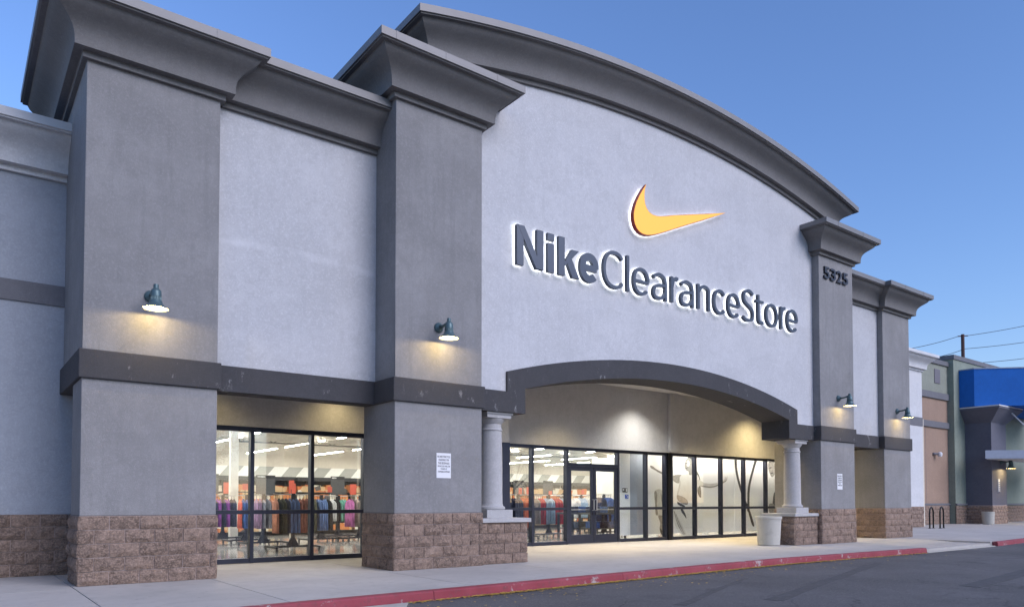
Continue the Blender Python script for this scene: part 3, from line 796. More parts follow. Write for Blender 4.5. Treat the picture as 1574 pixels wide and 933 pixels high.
SW = [(12.972, 8.70), (12.84, 8.54), (12.729, 8.373), (12.63, 8.20), (12.568, 8.04), (12.535, 7.90), (12.540, 7.77), (12.575, 7.66), (12.636, 7.575), (12.72, 7.515), (12.831, 7.484), (12.98, 7.485), (13.163, 7.527), (13.38, 7.605), (13.62, 7.705), (14.332, 8.015), (15.253, 8.41), (15.99, 8.735),
      (15.3, 8.553), (14.746, 8.406), (14.3, 8.288), (13.935, 8.192), (13.65, 8.105), (13.48, 8.058), (13.32, 8.030), (13.18, 8.030), (13.07, 8.062), (12.985, 8.13), (12.935, 8.22), (12.912, 8.33), (12.913, 8.46), (12.93, 8.58)]
yF = 11.84
def inset(pts, d):
    n = len(pts); o_ = []
    for i in range(n):
        a, b, c_ = Vector(pts[i - 1]), Vector(pts[i]), Vector(pts[(i + 1) % n])
        t_ = ((b - a).normalized() + (c_ - b).normalized())
        if t_.length < 0.35: t_ = t_.normalized() * .9 if t_.length > 1e-6 else t_
        nrm = Vector((-t_.y, t_.x)).normalized(); o_.append(tuple(b + nrm * d))
    return o_
obj("emblem_return", MB().prism(SW, yC - .05 - yF, 'Y', yF).mesh("r"), "darkred", EM)
fi = inset(SW, 0.012)
obj("emblem_face", MB().prism(fi, 0.006, 'Y', yF - .006).mesh("f"), "emblemface", EM)
obj("light_backing", MB().prism(inset(SW, .006), 0.004, 'Y', yC - .046).mesh("b"), "halo", EM)

AD = empty("address_number", (21.2, yB, 7.8), "dark street number 5325 fixed high on the pier right of the arch", "sign")
for i, (ch, xa) in enumerate(zip("5325", (20.47, 20.82, 21.17, 21.52))):
    me = fit_text(text_mesh(ch, 1, .05, 0.014), xa + .02, xa + .31, 7.83, 8.19, yB - .055, .05)
    obj("numeral", me, "numblack", AD)

def notice(x0, x1, z0, z1_, y, label):
    N_ = empty("notice_sign", ((x0 + x1) / 2, y, z0), label, "sign")
    obj("sign_plate", box(x0, x1, y - .006, y - .001, z0, z1_).mesh("p"), "sheetwhite", N_, bevel=0.002)
    rows = [("NO MOTORCYCLE", .88), ("PARKING ON", .70), ("THE SIDEWALK", .80), ("VEHICLES WILL BE", .86), ("TOWED AT", .45), ("OWNERS EXPENSE", .82)]
    h = z1_ - z0; w_ = x1 - x0; hs = [.085, .085, .085, .065, .065, .065]; z = z1_ - h * .10
    for (tx, f), hh in zip(rows, hs):
        me = fit_text(text_mesh(tx, 1, .01, 0.012, 2), (x0 + x1) / 2 - w_ * f / 2, (x0 + x1) / 2 + w_ * f / 2, z - hh * h, z, y - .0075, .0013)
        obj("lettering", me, "ink", N_); z -= (hh + .045) * h
    return N_
notice(7.182, 7.497, 1.665, 2.13, yB, "white parking notice on the pier between side window and entrance")
notice(21.14, 21.43, 1.60, 2.07, yB, "white parking notice on the pier below the number 5325")

# ------------------------------------------------------------------ wall lamps
def make_lamp(loc, label, scale=0.82, power=42):
    L_ = empty("wall_lamp", loc, label, "lamp", "gooseneck lamps on the walls")   # loc = wall point of the mount
    s_ = scale
    def lo(mb, name, mat, **k): 
        me = mb.mesh(name); me.transform(Matrix.Scale(s_, 4)); return obj(name, me, mat, L_, abs_=False, **k)
    m = MB(); n = 20
    prof = [(0.115, 0), (0.115, -.03), (0.10, -.055), (0.055, -.085), (0.045, -.11)]
    m.grid([[(r_ * math.cos(2 * math.pi * k / n), y, r_ * math.sin(2 * math.pi * k / n)) for k in range(n)] for r_, y in prof], True)
    lo(m, "mount", "lampgreen", smooth=40)
    m = MB(); m.tube([(0, -.09, 0), (0, -.22, .005), (0, -.36, .035), (0, -.44, .075)], 0.032, 10)
    lo(m, "arm", "lampgreen", smooth=40)
    m = MB(); cyl = -0.44
    m.lathe([(0.042, .13), (0.045, .115), (0.045, .055), (0.075, .035), (0.092, -.01), (0.095, -.10)], 0, cyl, 20)
    lo(m, "lamp_body", "lampgreen", smooth=40)
    m = MB(); m.lathe([(0.084, -.098), (0.084, -.165)], 0, cyl, 20)
    for k in range(16):
        a = 2 * math.pi * k / 16; x, y = .089 * math.cos(a), cyl + .089 * math.sin(a)
        m.tube([(x, y, -.098), (x, y, -.165)], 0.009, 4)
    lo(m, "vent_ring", "lampgreen")
    m = MB()
    rows = [(0.096, -.16), (0.105, -.175), (0.115, -.21), (0.150, -.255), (0.195, -.29), (0.225, -.312), (0.225, -.318)]
    m.lathe(rows, 0, cyl, 28, cap=False)
    lo(m, "shade", "lampgreen", smooth=40)
    m = MB(); m.lathe([(r_ - .006, z - .003) for r_, z in rows[:-1]], 0, cyl, 28, cap=False)
    lo(m, "shade_lining", "lampwhite", smooth=40)
    m = MB(); m.lathe([(0.02, -.17), (0.045, -.185), (0.055, -.225), (0.042, -.258), (0.012, -.268)], 0, cyl, 14)
    lo(m, "bulb", "warmlamp", smooth=60)
    ld = bpy.data.lights.new("bulb_light", 'POINT'); ld.energy = power * s_ * s_; ld.color = (1.0, 0.74, 0.34); ld.shadow_soft_size = 0.03
    lo_ = bpy.data.objects.new("bulb_light", ld); C.objects.link(lo_); lo_.parent = L_; lo_.location = (0, cyl * s_, -.285 * s_)
    return L_
make_lamp((2.42, yA, 4.36), "lit teal gooseneck lamp on the leftmost pier", power=22)
make_lamp((7.22, yB, 4.46), "lit teal gooseneck lamp on the pier between side window and entrance", power=22)
make_lamp((21.25, yB, 4.33), "lit teal gooseneck lamp on the pier below the number 5325", power=22)
make_lamp((26.12, yA, 4.36), "lit teal gooseneck lamp on the last grey pier before the white wing", power=22)

# porch downlights (seen as pools of light on the header walls and paving)
def downlight(x, y, z, warm, power, label, spot=125, parent=None):
    D_ = empty("porch_downlight", (x, y, z), label, "lamp", "downlights in the porch ceiling")
    m = MB(); m.lathe([(0.11, 0.0), (0.14, 0.0), (0.14, -.02), (0.105, -.02), (0.10, -.004)], 0, 0, 24, cap=False)
    obj("trim_ring", m.mesh("t"), "sheetwhite", D_, abs_=False)
    m = MB(); m.lathe([(0.0995, -.006), (0.001, -.006)], 0, 0, 24, cap=False)
    obj("lens", m.mesh("l"), "warmlamp" if warm else "whitelamp", D_, abs_=False)
    ld = bpy.data.lights.new("lens_light", 'SPOT'); ld.energy = power; ld.color = (1.0, .75, .34) if warm else (1.0, 0.94, 0.82)
    ld.spot_size = R(spot); ld.spot_blend = 1.0; ld.shadow_soft_size = 0.10
    lo_ = bpy.data.objects.new("lens_light", ld); C.objects.link(lo_); lo_.parent = D_; lo_.location = (0, 0, -.03)
    return D_
downlight(13.7, 14.45, ZC, 2, 430, "yellow downlight above the left end of the entrance", 108)
downlight(16.9, 15.05, ZC, 0, 430, "bright white downlight above the entrance doors", 120)
downlight(19.8, 14.2, ZC, 2, 480, "yellow downlight right of the wall pilaster", 105)
downlight(22.8, 15.0, ZC, 2, 430, "strong yellow downlight above the poster windows", 130)
downlight(25.0, 14.2, ZC, 2, 90, "yellow downlight behind the right hand piers", 130)
downlight(6.6, 14.45, 3.75, 2, 50, "yellow downlight beside the side window", 140)
downlight(3.9, 14.2, 3.75, 2, 40, "yellow downlight behind the leftmost pier", 140)
downlight(10.0, 14.2, ZC, 2, 110, "yellow downlight behind the left column", 130)

# ------------------------------------------------------------------ shop interior
SF = MB().box(-13.5, 11.34, yS + .01, 42.5, -0.12, 0.0035).box(11.341, 26.4, yE + .02, 42.5, -0.12, 0.0035).build("shop_floor", "shopfloor"); SF["kind"] = "structure"
ce = MB().box(-13.5, 11.34, yS + .21, 42.5, 4.78, 4.88).box(11.341, 26.4, yE + .21, 42.5, 4.78, 4.88).build("shop_ceiling", "shopceiling"); ce["kind"] = "structure"
se = box(26.42, 40, 17.56, 42.5, -0.12, 0.0035).build("shop_floor", "shopfloor"); se["kind"] = "structure"
se = box(26.42, 40, 17.76, 42.5, 4.78, 4.88).build("shop_ceiling", "shopceiling"); se["kind"] = "structure"
wb = box(-13.5, 40, 42, 42.3, 0, 5.5).build("shop_back_wall", "shopwall"); wb["kind"] = "structure"
o = box(-13.4, 39.5, 41.95, 41.99, 2.35, 3.25).build("striped_frieze", "stripes", wb)
ws = box(39.6, 40, 17.6, 42, 0, 5.5).build("shop_side_wall", "shopwall"); ws["kind"] = "structure"
ws = box(-13.6, -13.3, 16.4, 42, 0, 5.5).build("shop_side_wall", "shopwall"); ws["kind"] = "structure"
iw = box(3.0, 11.36, yS + .14, yS + .2, 2.74, 5.5).build("shop_front_wall", "shopwall"); iw["kind"] = "structure"
iw = box(11.36, 26.4, yE + .16, yE + .2, 2.83, 5.5).build("shop_front_wall", "shopwall"); iw["kind"] = "structure"
iw = box(26.4, 40, 17.55, 17.75, 0, 5.5).build("shop_front_wall", "shopwall"); iw["kind"] = "structure"
iw = box(-13.5, 3.58, yS + .02, yS + .2, 0, 5.5).build("shop_front_wall", "shopwall"); iw["kind"] = "structure"
for i, y in enumerate((19.5, 23, 26.5, 30, 33.5, 37)):
    m = MB(); m.tube([(-13, y, 4.66), (39, y, 4.66)], .045, 5); m.tube([(-13, y, 4.20), (39, y, 4.20)], .04, 5)
    n = 66
    for k in range(n):
        xa = -13 + 52 * k / n; xb = -13 + 52 * (k + 1) / n
        m.tube([(xa, y, 4.20 if k % 2 else 4.66), (xb, y, 4.66 if k % 2 else 4.20)], .022, 4, cap=False)
    o = m.build("roof_truss", "trussgrey"); tag(o, "%s steel roof truss under the shop ceiling" % ("nearest", "second", "third", "fourth", "fifth", "farthest")[i], "truss", "roof trusses in the shop")
ORD = ["first", "second", "third", "fourth", "fifth", "sixth", "seventh", "eighth", "ninth", "tenth", "eleventh", "twelfth"]
for i, x in enumerate((-1.0, 2.6, 6.0, 9.4, 12.9, 16.4, 20, 23.5, 27, 30.5, 34, 37)):
    for j, y in enumerate((18.4, 24.4, 30.4, 36.2)):
        t_ = empty("strip_light", (x, y, 3.9), "linear white ceiling light, %s row from the left, %s from the glass" % (ORD[i], ORD[j]), "light", "linear lights under the shop ceiling")
        obj("diffuser", box(x - .02, x + .02, y, y + 4.6, 3.86, 3.875).mesh("d"), "ledstrip", t_)
        obj("housing", box(x - .016, x + .016, y, y + 4.6, 3.876, 3.93).mesh("h"), "shopwhite", t_)
for i, (x, y) in enumerate(((7.33, 24.5), (18.2, 31.5), (30.5, 24), (-2, 29))):
    o = box(x - .12, x + .12, y - .12, y + .12, 0.004, 4.74).build("shop_column", "shopwhite", bevel=.01)
    tag(o, ("square white shop column behind the left window", "square white shop column deep behind the doors", "square white shop column behind the posters", "square white shop column at the far left")[i], "column")
o = MB().tube([(1, 31, 4.05), (38, 31, 4.05)], .26, 16).build("air_duct", "shopwall", smooth=40); tag(o, "round beige air duct running under the shop ceiling", "duct")

# shoe shelving across the shop
def shelf_unit(x0, x1, y, label, seed):
    S_ = empty("shoe_shelf", ((x0 + x1) / 2, y, 0), label, "shelf", "shoe shelves across the shop")
    m = MB().box(x0, x1, y + .5, y + .55, 0.004, 2.05)
    for z in (0.15, .55, .93, 1.28, 1.60): m.box(x0, x1, y + .02, y + .5, z - .02, z)
    obj("shelf_frame", m.mesh("s"), "fixturegrey", S_)
    obj("canopy", MB().box(x0, x1, y - .10, y + .5, 2.02, 2.16).mesh("c"), "boarddark", S_)
    m = MB(); rnd = random.Random(seed)
    for z in (0.15, .55, .93, 1.28, 1.60):
        x = x0 + .05
        while x < x1 - .3:
            wd = rnd.uniform(.2, .32); h = rnd.uniform(.20, .30)
            m.box(x, x + wd, y + .04 + rnd.uniform(0, .05), y + .48, z + .002, z + h); x += wd + .012
    o = obj("shoe_boxes", m.mesh("b"), "shoeboxes", S_); o["kind"] = "stuff"
    obj("bracket", MB().box(x0 + .3, x0 + .35, y + .02, y + .06, 1.9, 2.02).box(x1 - .35, x1 - .3, y + .02, y + .06, 1.9, 2.02).mesh("k"), "blackmetal", S_)
    obj("red_card", MB().box(x1 - .24, x1 + .02, y - .06, y - .04, 1.52, 1.92).mesh("r"), "redcard", S_)
names = ["at the left edge of the side window", "behind the left window pane", "behind the middle window pane", "behind the right window pane", "at the left end behind the entrance", "behind the left entrance sidelight", "behind the left door leaf", "behind the right door leaf", "at the far right behind the doors"]
for i, x in enumerate((5.6, 8.0, 10.4, 12.8, 19.2, 21.6, 24.0, 26.4, 28.8)):
    shelf_unit(x, x + 2.36, 27.0 + (0.12 if i % 2 else 0), "dark shelf of orange shoe boxes " + names[i], 100 + i)

def board(x, y, wd, z0, z1_, text, label):
    S_ = empty("department_board", (x, y, 0), label, "sign", "grey department boards in the shop")
    obj("panel", box(x - wd / 2, x + wd / 2, y, y + .05, z0, z1_ - (z1_ - z0) * .18).mesh("p"), "boardgrey", S_)
    obj("header", box(x - wd / 2, x + wd / 2, y - .004, y + .05, z1_ - (z1_ - z0) * .18 + .001, z1_).mesh("p"), "boarddark", S_)
    obj("post", box(x - .04, x + .04, y + .051, y + .10, 0.004, z1_ - .1).mesh("p"), "blackmetal", S_)
    if text:
        h = (z1_ - z0) * .085
        me = fit_text(text_mesh(text, 1, .01, .02, 3), x - wd / 2 + .03, x - wd / 2 + .03 + h * .95 * len(text), z1_ - h - (z1_ - z0) * .045, z1_ - (z1_ - z0) * .045, y - .010, .006)
        obj("lettering", me, "sheetwhite", S_)
    return S_
def pxX(u, Y):  # layout helper: world X seen at photo column u on plane Y
    k = (u - 787) / 1140.4859; c_, s_ = math.cos(R(52.7691)), math.sin(R(52.7691))
    return Y * (c_ + s_ * k) / (s_ - c_ * k)
def pxZ(u, v, Y):
    k = (u - 787) / 1140.4859; c_, s_ = math.cos(R(52.7691)), math.sin(R(52.7691)); d = Y / (s_ - c_ * k)
    return 1.2151 + d * ((738.15 - v) / 1140.4859 + math.tan(R(1.6868)))
Yb = 25.6
for u0, u1, v0, v1, tx, lab in [(394, 423, 730, 759, "WOMEN", "grey department board reading WOMEN behind the middle window pane"), (509, 529.5, 732, 760, "MEN", "grey department board reading MEN behind the right window pane"), (318, 336, 728, 759, "", "grey department board cut off by the left pier"),
                               (790, 805, 738, 760, "", "grey department board behind the left sidelight of the entrance"), (836, 850, 739, 761, "", "grey department board behind the second sidelight of the entrance")]:
    xa, xb = pxX(u0, Yb), pxX(u1, Yb); um = (u0 + u1) / 2
    board((xa + xb) / 2, Yb, xb - xa, pxZ(um, v1, Yb), pxZ(um, v0, Yb), tx, lab)
rnd = random.Random(5)
for i, (u, v, Y) in enumerate([(448, 745, 24), (507, 752, 25), (377, 748, 24), (800, 755, 25), (846, 758, 24), (896, 756, 24)]):
    x = pxX(u, Y); z = pxZ(u, v, Y); S_ = empty("price_card", (x, Y, 0), None)
    tag(S_, "red price card on a thin stand, %s from the left in the shop" % ORD[i], "sign", "red price cards in the shop")
    h = .20 if i % 3 else .30
    obj("card", box(x - .085, x + .085, Y, Y + .012, z - h / 2, z + h / 2).mesh("c"), "redcard", S_); obj("stand", MB().tube([(x, Y + .02, .004), (x, Y + .02, z)], .012, 6).mesh("s"), "rackblack", S_)

# clothes racks and garments
COLS = {"navy": (0.012, 0.018, 0.06), "purple": (0.22, 0.035, 0.30), "coral": (0.75, 0.13, 0.07), "blue": (0.03, 0.12, 0.42), "mauve": (0.33, 0.20, 0.34), "grey": (0.28, 0.29, 0.35), "peach": (0.65, 0.28, 0.18), "olive": (0.045, 0.05, 0.03),
        "denim": (0.10, 0.18, 0.40), "salmon": (0.48, 0.15, 0.10), "black": (0.012, 0.012, 0.016), "mint": (0.16, 0.42, 0.34), "pink": (0.55, 0.16, 0.42), "taupe": (0.25, 0.20, 0.18), "green": (0.04, 0.30, 0.20), "orange": (0.80, 0.14, 0.02), "red": (0.50, 0.01, 0.03), "pale blue": (0.35, 0.50, 0.68), "white": (0.65, 0.65, 0.66)}
for k, v in COLS.items(): cloth("cloth_" + k, v)
def garment_mesh(seed, length, wd):
    rnd = random.Random(seed); m = MB(); th = 0.045; rows = []
    hts = [0.0, -.03, -.10, -.3 * length, -.6 * length, -length]
    half = [.03, wd * .30, wd * .46, wd * .5, wd * .5, wd * .52]
    n = 7; ph = rnd.uniform(0, 6)
    for side_ in (-1, 1):
        rws = []
        for z, hw in zip(hts, half):
            row = []
            for i in range(n + 1):
                f = i / n * 2 - 1
                bulge = th * (0.45 + .55 * math.cos(f * 1.45)) * (0.5 if z > -.05 else 1)
                wav = .014 * math.sin(f * 7 + ph) * (-z / length)
                row.append((side_ * bulge + wav, f * hw, z + .03 * (-abs(f)) * (1 if z > -.15 else .2) + rnd.uniform(-.008, .008) * (-z / length)))
            rws.append(row)
        rows.append(rws); m.grid(rws)
    for a, b in ((0, 0), (-1, -1)):
        m.grid([[r_[a] for r_ in rows[0]], [r_[b] for r_ in rows[1]]])
    m.grid([rows[0][-1], rows[1][-1]]); m.grid([rows[0][0], rows[1][0]])
    m2 = m
    m2.cur = 1; m2.tube([(0, 0, -.01), (0, 0, .06), (0, .025, .085), (0, .02, .10)], .006, 4)
    return m2.mesh("garment")
GM = {}
def garment(x, y, z, col, label, group, length=.72, wd=.44, rz=0):
    k = (col, rnd.randint(0, 2), round(length, 2))
    if k not in GM:
        me = garment_mesh(hash(k[1]) + len(GM), length, wd); me.materials.append(MATS["cloth_" + col]); me.materials.append(MATS["rackblack"])
        for p_ in me.polygons: p_.use_smooth = True
        GM[k] = me
    o = bpy.data.objects.new("hanging_garment", GM[k]); C.objects.link(o); o.location = (x, y, z - .10); o.rotation_euler = (0, 0, rz + rnd.uniform(-.22, .22))
    tag(o, label, "garment", group)
NTH = "first second third fourth fifth sixth seventh eighth ninth tenth eleventh twelfth thirteenth fourteenth fifteenth sixteenth seventeenth eighteenth nineteenth twentieth twenty-first twenty-second twenty-third twenty-fourth twenty-fifth twenty-sixth twenty-seventh twenty-eighth twenty-ninth thirtieth".split()
def rack(x, y, colors, where, length=.72, zr=1.42, span=1.5, wd=.44):
    K = empty("clothes_rack", (x, y, 0), "black rolling clothes rack " + where, "rack", "rolling clothes racks in the shop")
    obj("rail", MB().tube([(x - span / 2, y, zr), (x + span / 2, y, zr)], .016, 8).mesh("r"), "steel", K)
    obj("post", MB().box(x - .045, x + .045, y - .03, y + .03, .14, zr + .02).mesh("p"), "rackblack", K)
    obj("gusset", MB().prism([(x - .16, .14), (x + .16, .14), (x + .05, .34), (x - .05, .34)], .02, 'Y', y - .01).mesh("g"), "rackblack", K)
    obj("base_bar", MB().box(x - .55, x + .55, y - .035, y + .035, .09, .14).box(x - .58, x - .51, y - .42, y + .42, .09, .135).box(x + .51, x + .58, y - .42, y + .42, .09, .135).mesh("b"), "rackblack", K)
    for sx in (-.545, .545):
        for sy in (-.38, .38):
            obj("caster", MB().tube([(x + sx - .018, y + sy, .045), (x + sx + .018, y + sy, .045)], .042, 10).mesh("c"), "rackblack", K)
    n = len(colors)
    for i, col in enumerate(colors):
        gx = x - span / 2 + .06 + (span - .12) * i / max(1, n - 1)
        garment(gx, y, zr, col, "%s garment, %s from the left on the rack %s" % (col, NTH[i], where), "%s garments %s" % (col, where), length, wd)
def gp(u, v):  # ground point under a photo pixel (layout helper)
    k = (u - 787) / 1140.4859; h_ = -(v - 738.15) / 1140.4859 + math.tan(R(1.6868)); d = -1.2151 / h_; c_, s_ = math.cos(R(52.7691)), math.sin(R(52.7691))
    return d * (c_ + s_ * k), d * (s_ - c_ * k)
def seq(*a): return [c_ for c_, n in a for _ in range(n)]
def rk(u0, u1, v, cols, where, length, zr=1.42, wd=.44):
    y = gp((u0 + u1) / 2, v)[1]; xa, xb = pxX(u0, y), pxX(u1, y); n = max(5, min(30, int((xb - xa) / .085)))
    tot = sum(k for _, k in cols); seq_ = [c_ for i in range(n) for c_ in [next(c for j, (c, k) in enumerate(cols) if sum(q[1] for q in cols[:j + 1]) > tot * (i + .5) / n)]]
    rack((xa + xb) / 2, y, seq_, where, length, zr, xb - xa, wd)
rk(322, 363, 832, [("navy", 2), ("purple", 3), ("navy", 1), ("purple", 2), ("navy", 3)], "at the left window edge", .86)
rk(366, 392, 835, [("coral", 2), ("blue", 5), ("navy", 2)], "behind the first window mullion", .86)
rk(391, 419, 839, [("mauve", 4), ("grey", 3), ("peach", 2)], "behind the middle window pane", .82)
rk(420, 480, 846, [("peach", 2), ("olive", 2), ("navy", 1), ("denim", 4), ("salmon", 4), ("olive", 2)], "closest to the side window", .86)
rk(481, 507, 833, [("olive", 2), ("denim", 6), ("black", 1)], "behind the second window mullion", .95)
rk(508, 533, 828, [("white", 1), ("black", 3), ("mint", 4)], "in the right window pane", .72)
rk(534, 572, 831, [("pink", 3), ("taupe", 3), ("pink", 1), ("green", 4)], "at the right window edge", .86)
rk(395, 440, 815, [("black", 5), ("navy", 5)], "in the second row", .5)
rk(330, 375, 813, [("black", 5), ("grey", 5)], "far back at the left", .5)
rk(470, 530, 812, [("black", 6), ("white", 4)], "far back in the middle", .5)
rk(776, 816, 829, [("navy", 6), ("orange", 4)], "left of the doors", .98, 1.46)
rk(820, 866, 825, [("taupe", 2), ("red", 2), ("pale blue", 4), ("red", 3), ("pale blue", 2)], "beside the doors", .9, 1.46)
rk(880, 906, 817, [("white", 3), ("pale blue", 4), ("white", 3)], "seen through the left door", .8, 1.50)
rk(916, 940, 822, [("navy", 5), ("blue", 5)], "seen through the right door", .9, 1.50)
# display tables inside the doors
def table(x, y, label, cols):
    T_ = empty("display_table", (x, y, 0), label, "table", "display tables inside the doors")
    obj("table_top", MB().box(x - .75, x + .75, y - .4, y + .4, .82, .88).mesh("t"), "boardgrey", T_)
    obj("lower_shelf", MB().box(x - .72, x + .72, y - .38, y + .38, .34, .38).mesh("t"), "boardgrey", T_)
    for sx in (-.7, .7):
        for sy in (-.35, .35): obj("leg", MB().box(x + sx - .03, x + sx + .03, y + sy - .03, y + sy + .03, .004, .819).mesh("l"), "rackblack", T_)
    for z in (.88, .38):
        for i in range(4):
            c_ = cols[(i + int(z * 10)) % len(cols)]; o = MB()
            for k in range(4): o.box(x - .68 + i * .35, x - .68 + i * .35 + .29, y - .3 + .01 * (k % 2), y + .1, z + .002 + k * .05, z + .05 + k * .05 - .004)
            o = o.build("folded_pile", "cloth_" + c_, bevel=.012)
            tag(o, "folded %s shirts %s table behind the %s door, pile %s from left" % (c_, "on" if z > .5 else "under", "left" if "left" in label else "right", ORD[i]), "clothes", "folded shirts on the display tables")
table(*gp(893, 827), "dark display table behind the left door leaf", ["navy", "blue", "pale blue", "white"])
table(*gp(926, 828), "dark display table behind the right door leaf", ["navy", "denim", "black", "blue"])
o = box(15.3, 15.4, 19.0, 21.2, .004, 1.1).build("divider_screen", "fixturegrey"); tag(o, "dark low divider panel left of the doors inside the shop", "panel")
o = MB().box(24.6, 24.75, 22, 26, .004, 3.3).build("lit_wall_panel", "shopwhite"); tag(o, "white partition panel deep behind the right door leaf", "panel")

# posters behind the right hand glazing
yQ = yE + 0.66
def poster(x0, x1, label):
    return tag(box(x0, x1, yQ, yQ + .02, 0.16, 2.80).build("wall_poster", "posterpaper"), label, "poster")
poster(pxX(994, yQ), 19.30, "white poster panel with a jumping leg, left of the black corner post")
poster(19.32, 23.0, "white poster panel with a dancing athlete with outstretched arm")
poster(23.02, 27.0, "white poster panel with an athlete swinging thick ropes")
pl = box(pxX(967.5, yQ), pxX(993, yQ), yQ - .02, yQ + .02, 0.16, 2.80).build("window_screen", "canopygrey"); tag(pl, "pale blue display panel right of the entrance doors", "panel")
o = box(pxX(952, yQ), pxX(967, yQ), yQ - .04, yQ, 0.16, 2.80).build("window_screen", "posterpaper"); tag(o, "cream display panel directly right of the entrance doors", "panel")
def q(u, v): return (pxX(u, yQ), pxZ(u, v, yQ))
def ink(pts, mat, off, parent, name):
    n = len(pts); o_ = []
    P_ = [q(*p) for p in pts]
    for i in range(n):   # smooth closed outline
        p0, p1_, p2_, p3_ = (Vector(P_[(i + k - 1) % n]) for k in range(4))
        for t_ in (0, .25, .5, .75):
            o_.append(tuple(0.5 * ((2 * p1_) + (p2_ - p0) * t_ + (2 * p0 - 5 * p1_ + 4 * p2_ - p3_) * t_ ** 2 + (3 * p1_ - p0 - 3 * p2_ + p3_) * t_ ** 3)))
    obj(name, MB().prism(o_, .001, 'Y', yQ - off).mesh(name), mat, parent)
def rope(pts, w_, mat, off, parent):
    L1 = [(u - w_ / 2, v) for u, v in pts]; L2 = [(u + w_ / 2, v) for u, v in reversed(pts)]
    ink(L1 + L2, mat, off, parent, "printed_rope")
PP = [o for o in C.objects if o.name.startswith("wall_poster")]
P1, P2, P3 = PP
def za(u, v): return (955 + u / 5.833, 680 + v / 5.833)   # traced on an enlarged crop
def zb(u, v): return (1065 + u / 6.22, 690 + v / 6.22)
def I(pts, mat, off, P_, name, f=za): ink([f(*p) for p in pts], mat, off, P_, name)
I([(262, 205), (285, 212), (312, 235), (350, 256), (392, 276), (410, 285), (410, 302), (385, 292), (340, 270), (300, 246), (264, 226)], "printmid", .003, P1, "printed_arm")
I([(294, 445), (318, 422), (345, 418), (372, 436), (400, 470), (412, 560), (410, 640), (385, 660), (330, 655), (304, 640), (300, 540)], "printlight", .003, P1, "printed_trousers")
I([(296, 448), (312, 436), (322, 470), (318, 560), (326, 640), (308, 636), (302, 540)], "printmid", .0045, P1, "printed_fold")
I([(352, 452), (362, 470), (372, 560), (366, 566), (356, 500)], "printmid", .0045, P1, "printed_fold")
I([(330, 655), (385, 660), (382, 705), (388, 760), (390, 835), (374, 838), (352, 815), (340, 770), (346, 720)], "printmid", .006, P1, "printed_shin")
I([(345, 770), (352, 815), (374, 838), (366, 790)], "printdark", .0075, P1, "printed_shoe")
I([(598, 128), (622, 122), (645, 138), (655, 190), (672, 240), (700, 300), (712, 380), (708, 460), (690, 440), (676, 330), (648, 270), (632, 200), (612, 160)], "printdark", .003, P2, "printed_hair")
I([(572, 180), (582, 150), (604, 136), (626, 150), (638, 190), (634, 232), (612, 256), (586, 252), (572, 232), (566, 205)], "printmid", .0045, P2, "printed_head")
I([(574, 184), (592, 180), (594, 188), (576, 192)], "printdark", .006, P2, "printed_eye")
I([(576, 226), (590, 224), (592, 232), (578, 234)], "printdark", .006, P2, "printed_mouth")
I([(590, 165), (606, 160), (616, 190), (604, 215), (588, 205)], "printlight", .006, P2, "printed_cheek")
I([(604, 250), (634, 230), (646, 276), (612, 290)], "printmid", .006, P2, "printed_neck")
I([(462, 300), (500, 288), (540, 292), (528, 320), (520, 362), (490, 358), (462, 336)], "printmid", .003, P2, "printed_arm")
I([(530, 300), (580, 284), (650, 276), (690, 300), (700, 360), (680, 440), (640, 520), (590, 520), (540, 488), (498, 468), (512, 400), (522, 350)], "printpale", .0045, P2, "printed_torso")
I([(524, 350), (534, 348), (526, 400), (508, 462), (498, 466), (512, 404)], "printlight", .0052, P2, "printed_fold")
0 and I([(560, 380), (600, 396), (640, 384), (636, 392), (600, 404), (562, 390)], "printlight", .006, P2, "printed_fold")
I([(496, 476), (510, 470), (560, 490), (592, 520), (594, 550), (570, 556), (520, 530), (500, 505)], "printmid", .0075, P2, "printed_belt")
I([(500, 528), (512, 534), (560, 560), (570, 572), (540, 572), (505, 552)], "printdark", .0078, P2, "printed_belt")
I([(528, 590), (545, 590), (572, 640), (580, 680), (566, 660), (540, 625)], "printdark", .0078, P2, "printed_strap")
I([(466, 590), (530, 580), (600, 590), (660, 640), (668, 740), (640, 830), (560, 838), (500, 780), (468, 690)], "printpale", .003, P2, "printed_trousers")
for k in range(4): I([(470 + k * 9, 620 + k * 14), (478 + k * 9, 622 + k * 14), (520 + k * 9, 730 + k * 8), (556 + k * 6, 812), (546 + k * 6, 814), (500 + k * 8, 730)], "printlight" if k % 2 else "printmid", .0045 + k * .0005, P2, "printed_fold")
I([(40, 300), (60, 292), (110, 322), (180, 330), (245, 318), (285, 300), (304, 282), (306, 262), (314, 264), (316, 280), (326, 262), (333, 268), (328, 292), (306, 314), (250, 345), (180, 366), (110, 362), (50, 346)], "printlight", .006, P2, "printed_arm", zb)
I([(60, 346), (110, 352), (180, 356), (250, 334), (306, 304), (328, 290), (306, 316), (250, 347), (180, 368), (110, 364)], "printmid", .0075, P2, "printed_arm_shadow", zb)
I([(46, 366), (72, 362), (80, 440), (70, 462), (48, 430)], "printdark", .0045, P2, "printed_hair", zb)
rope([(1131, 704), (1132, 722), (1136, 742), (1144, 768), (1150, 782), (1157, 806)], 3.4, "printdark", .003, P3)
rope([(1163, 704), (1156, 728), (1151, 750), (1150, 775), (1150, 785)], 3.4, "printdark", .0045, P3)
rope([(1194, 705), (1199, 725), (1203, 745), (1205, 770)], 4.5, "printdark", .003, P3)
I([(722, 140), (736, 108), (758, 104), (778, 128), (788, 180), (784, 236), (768, 264), (750, 262), (732, 220), (722, 180)], "printmid", .003, P3, "printed_head", zb)
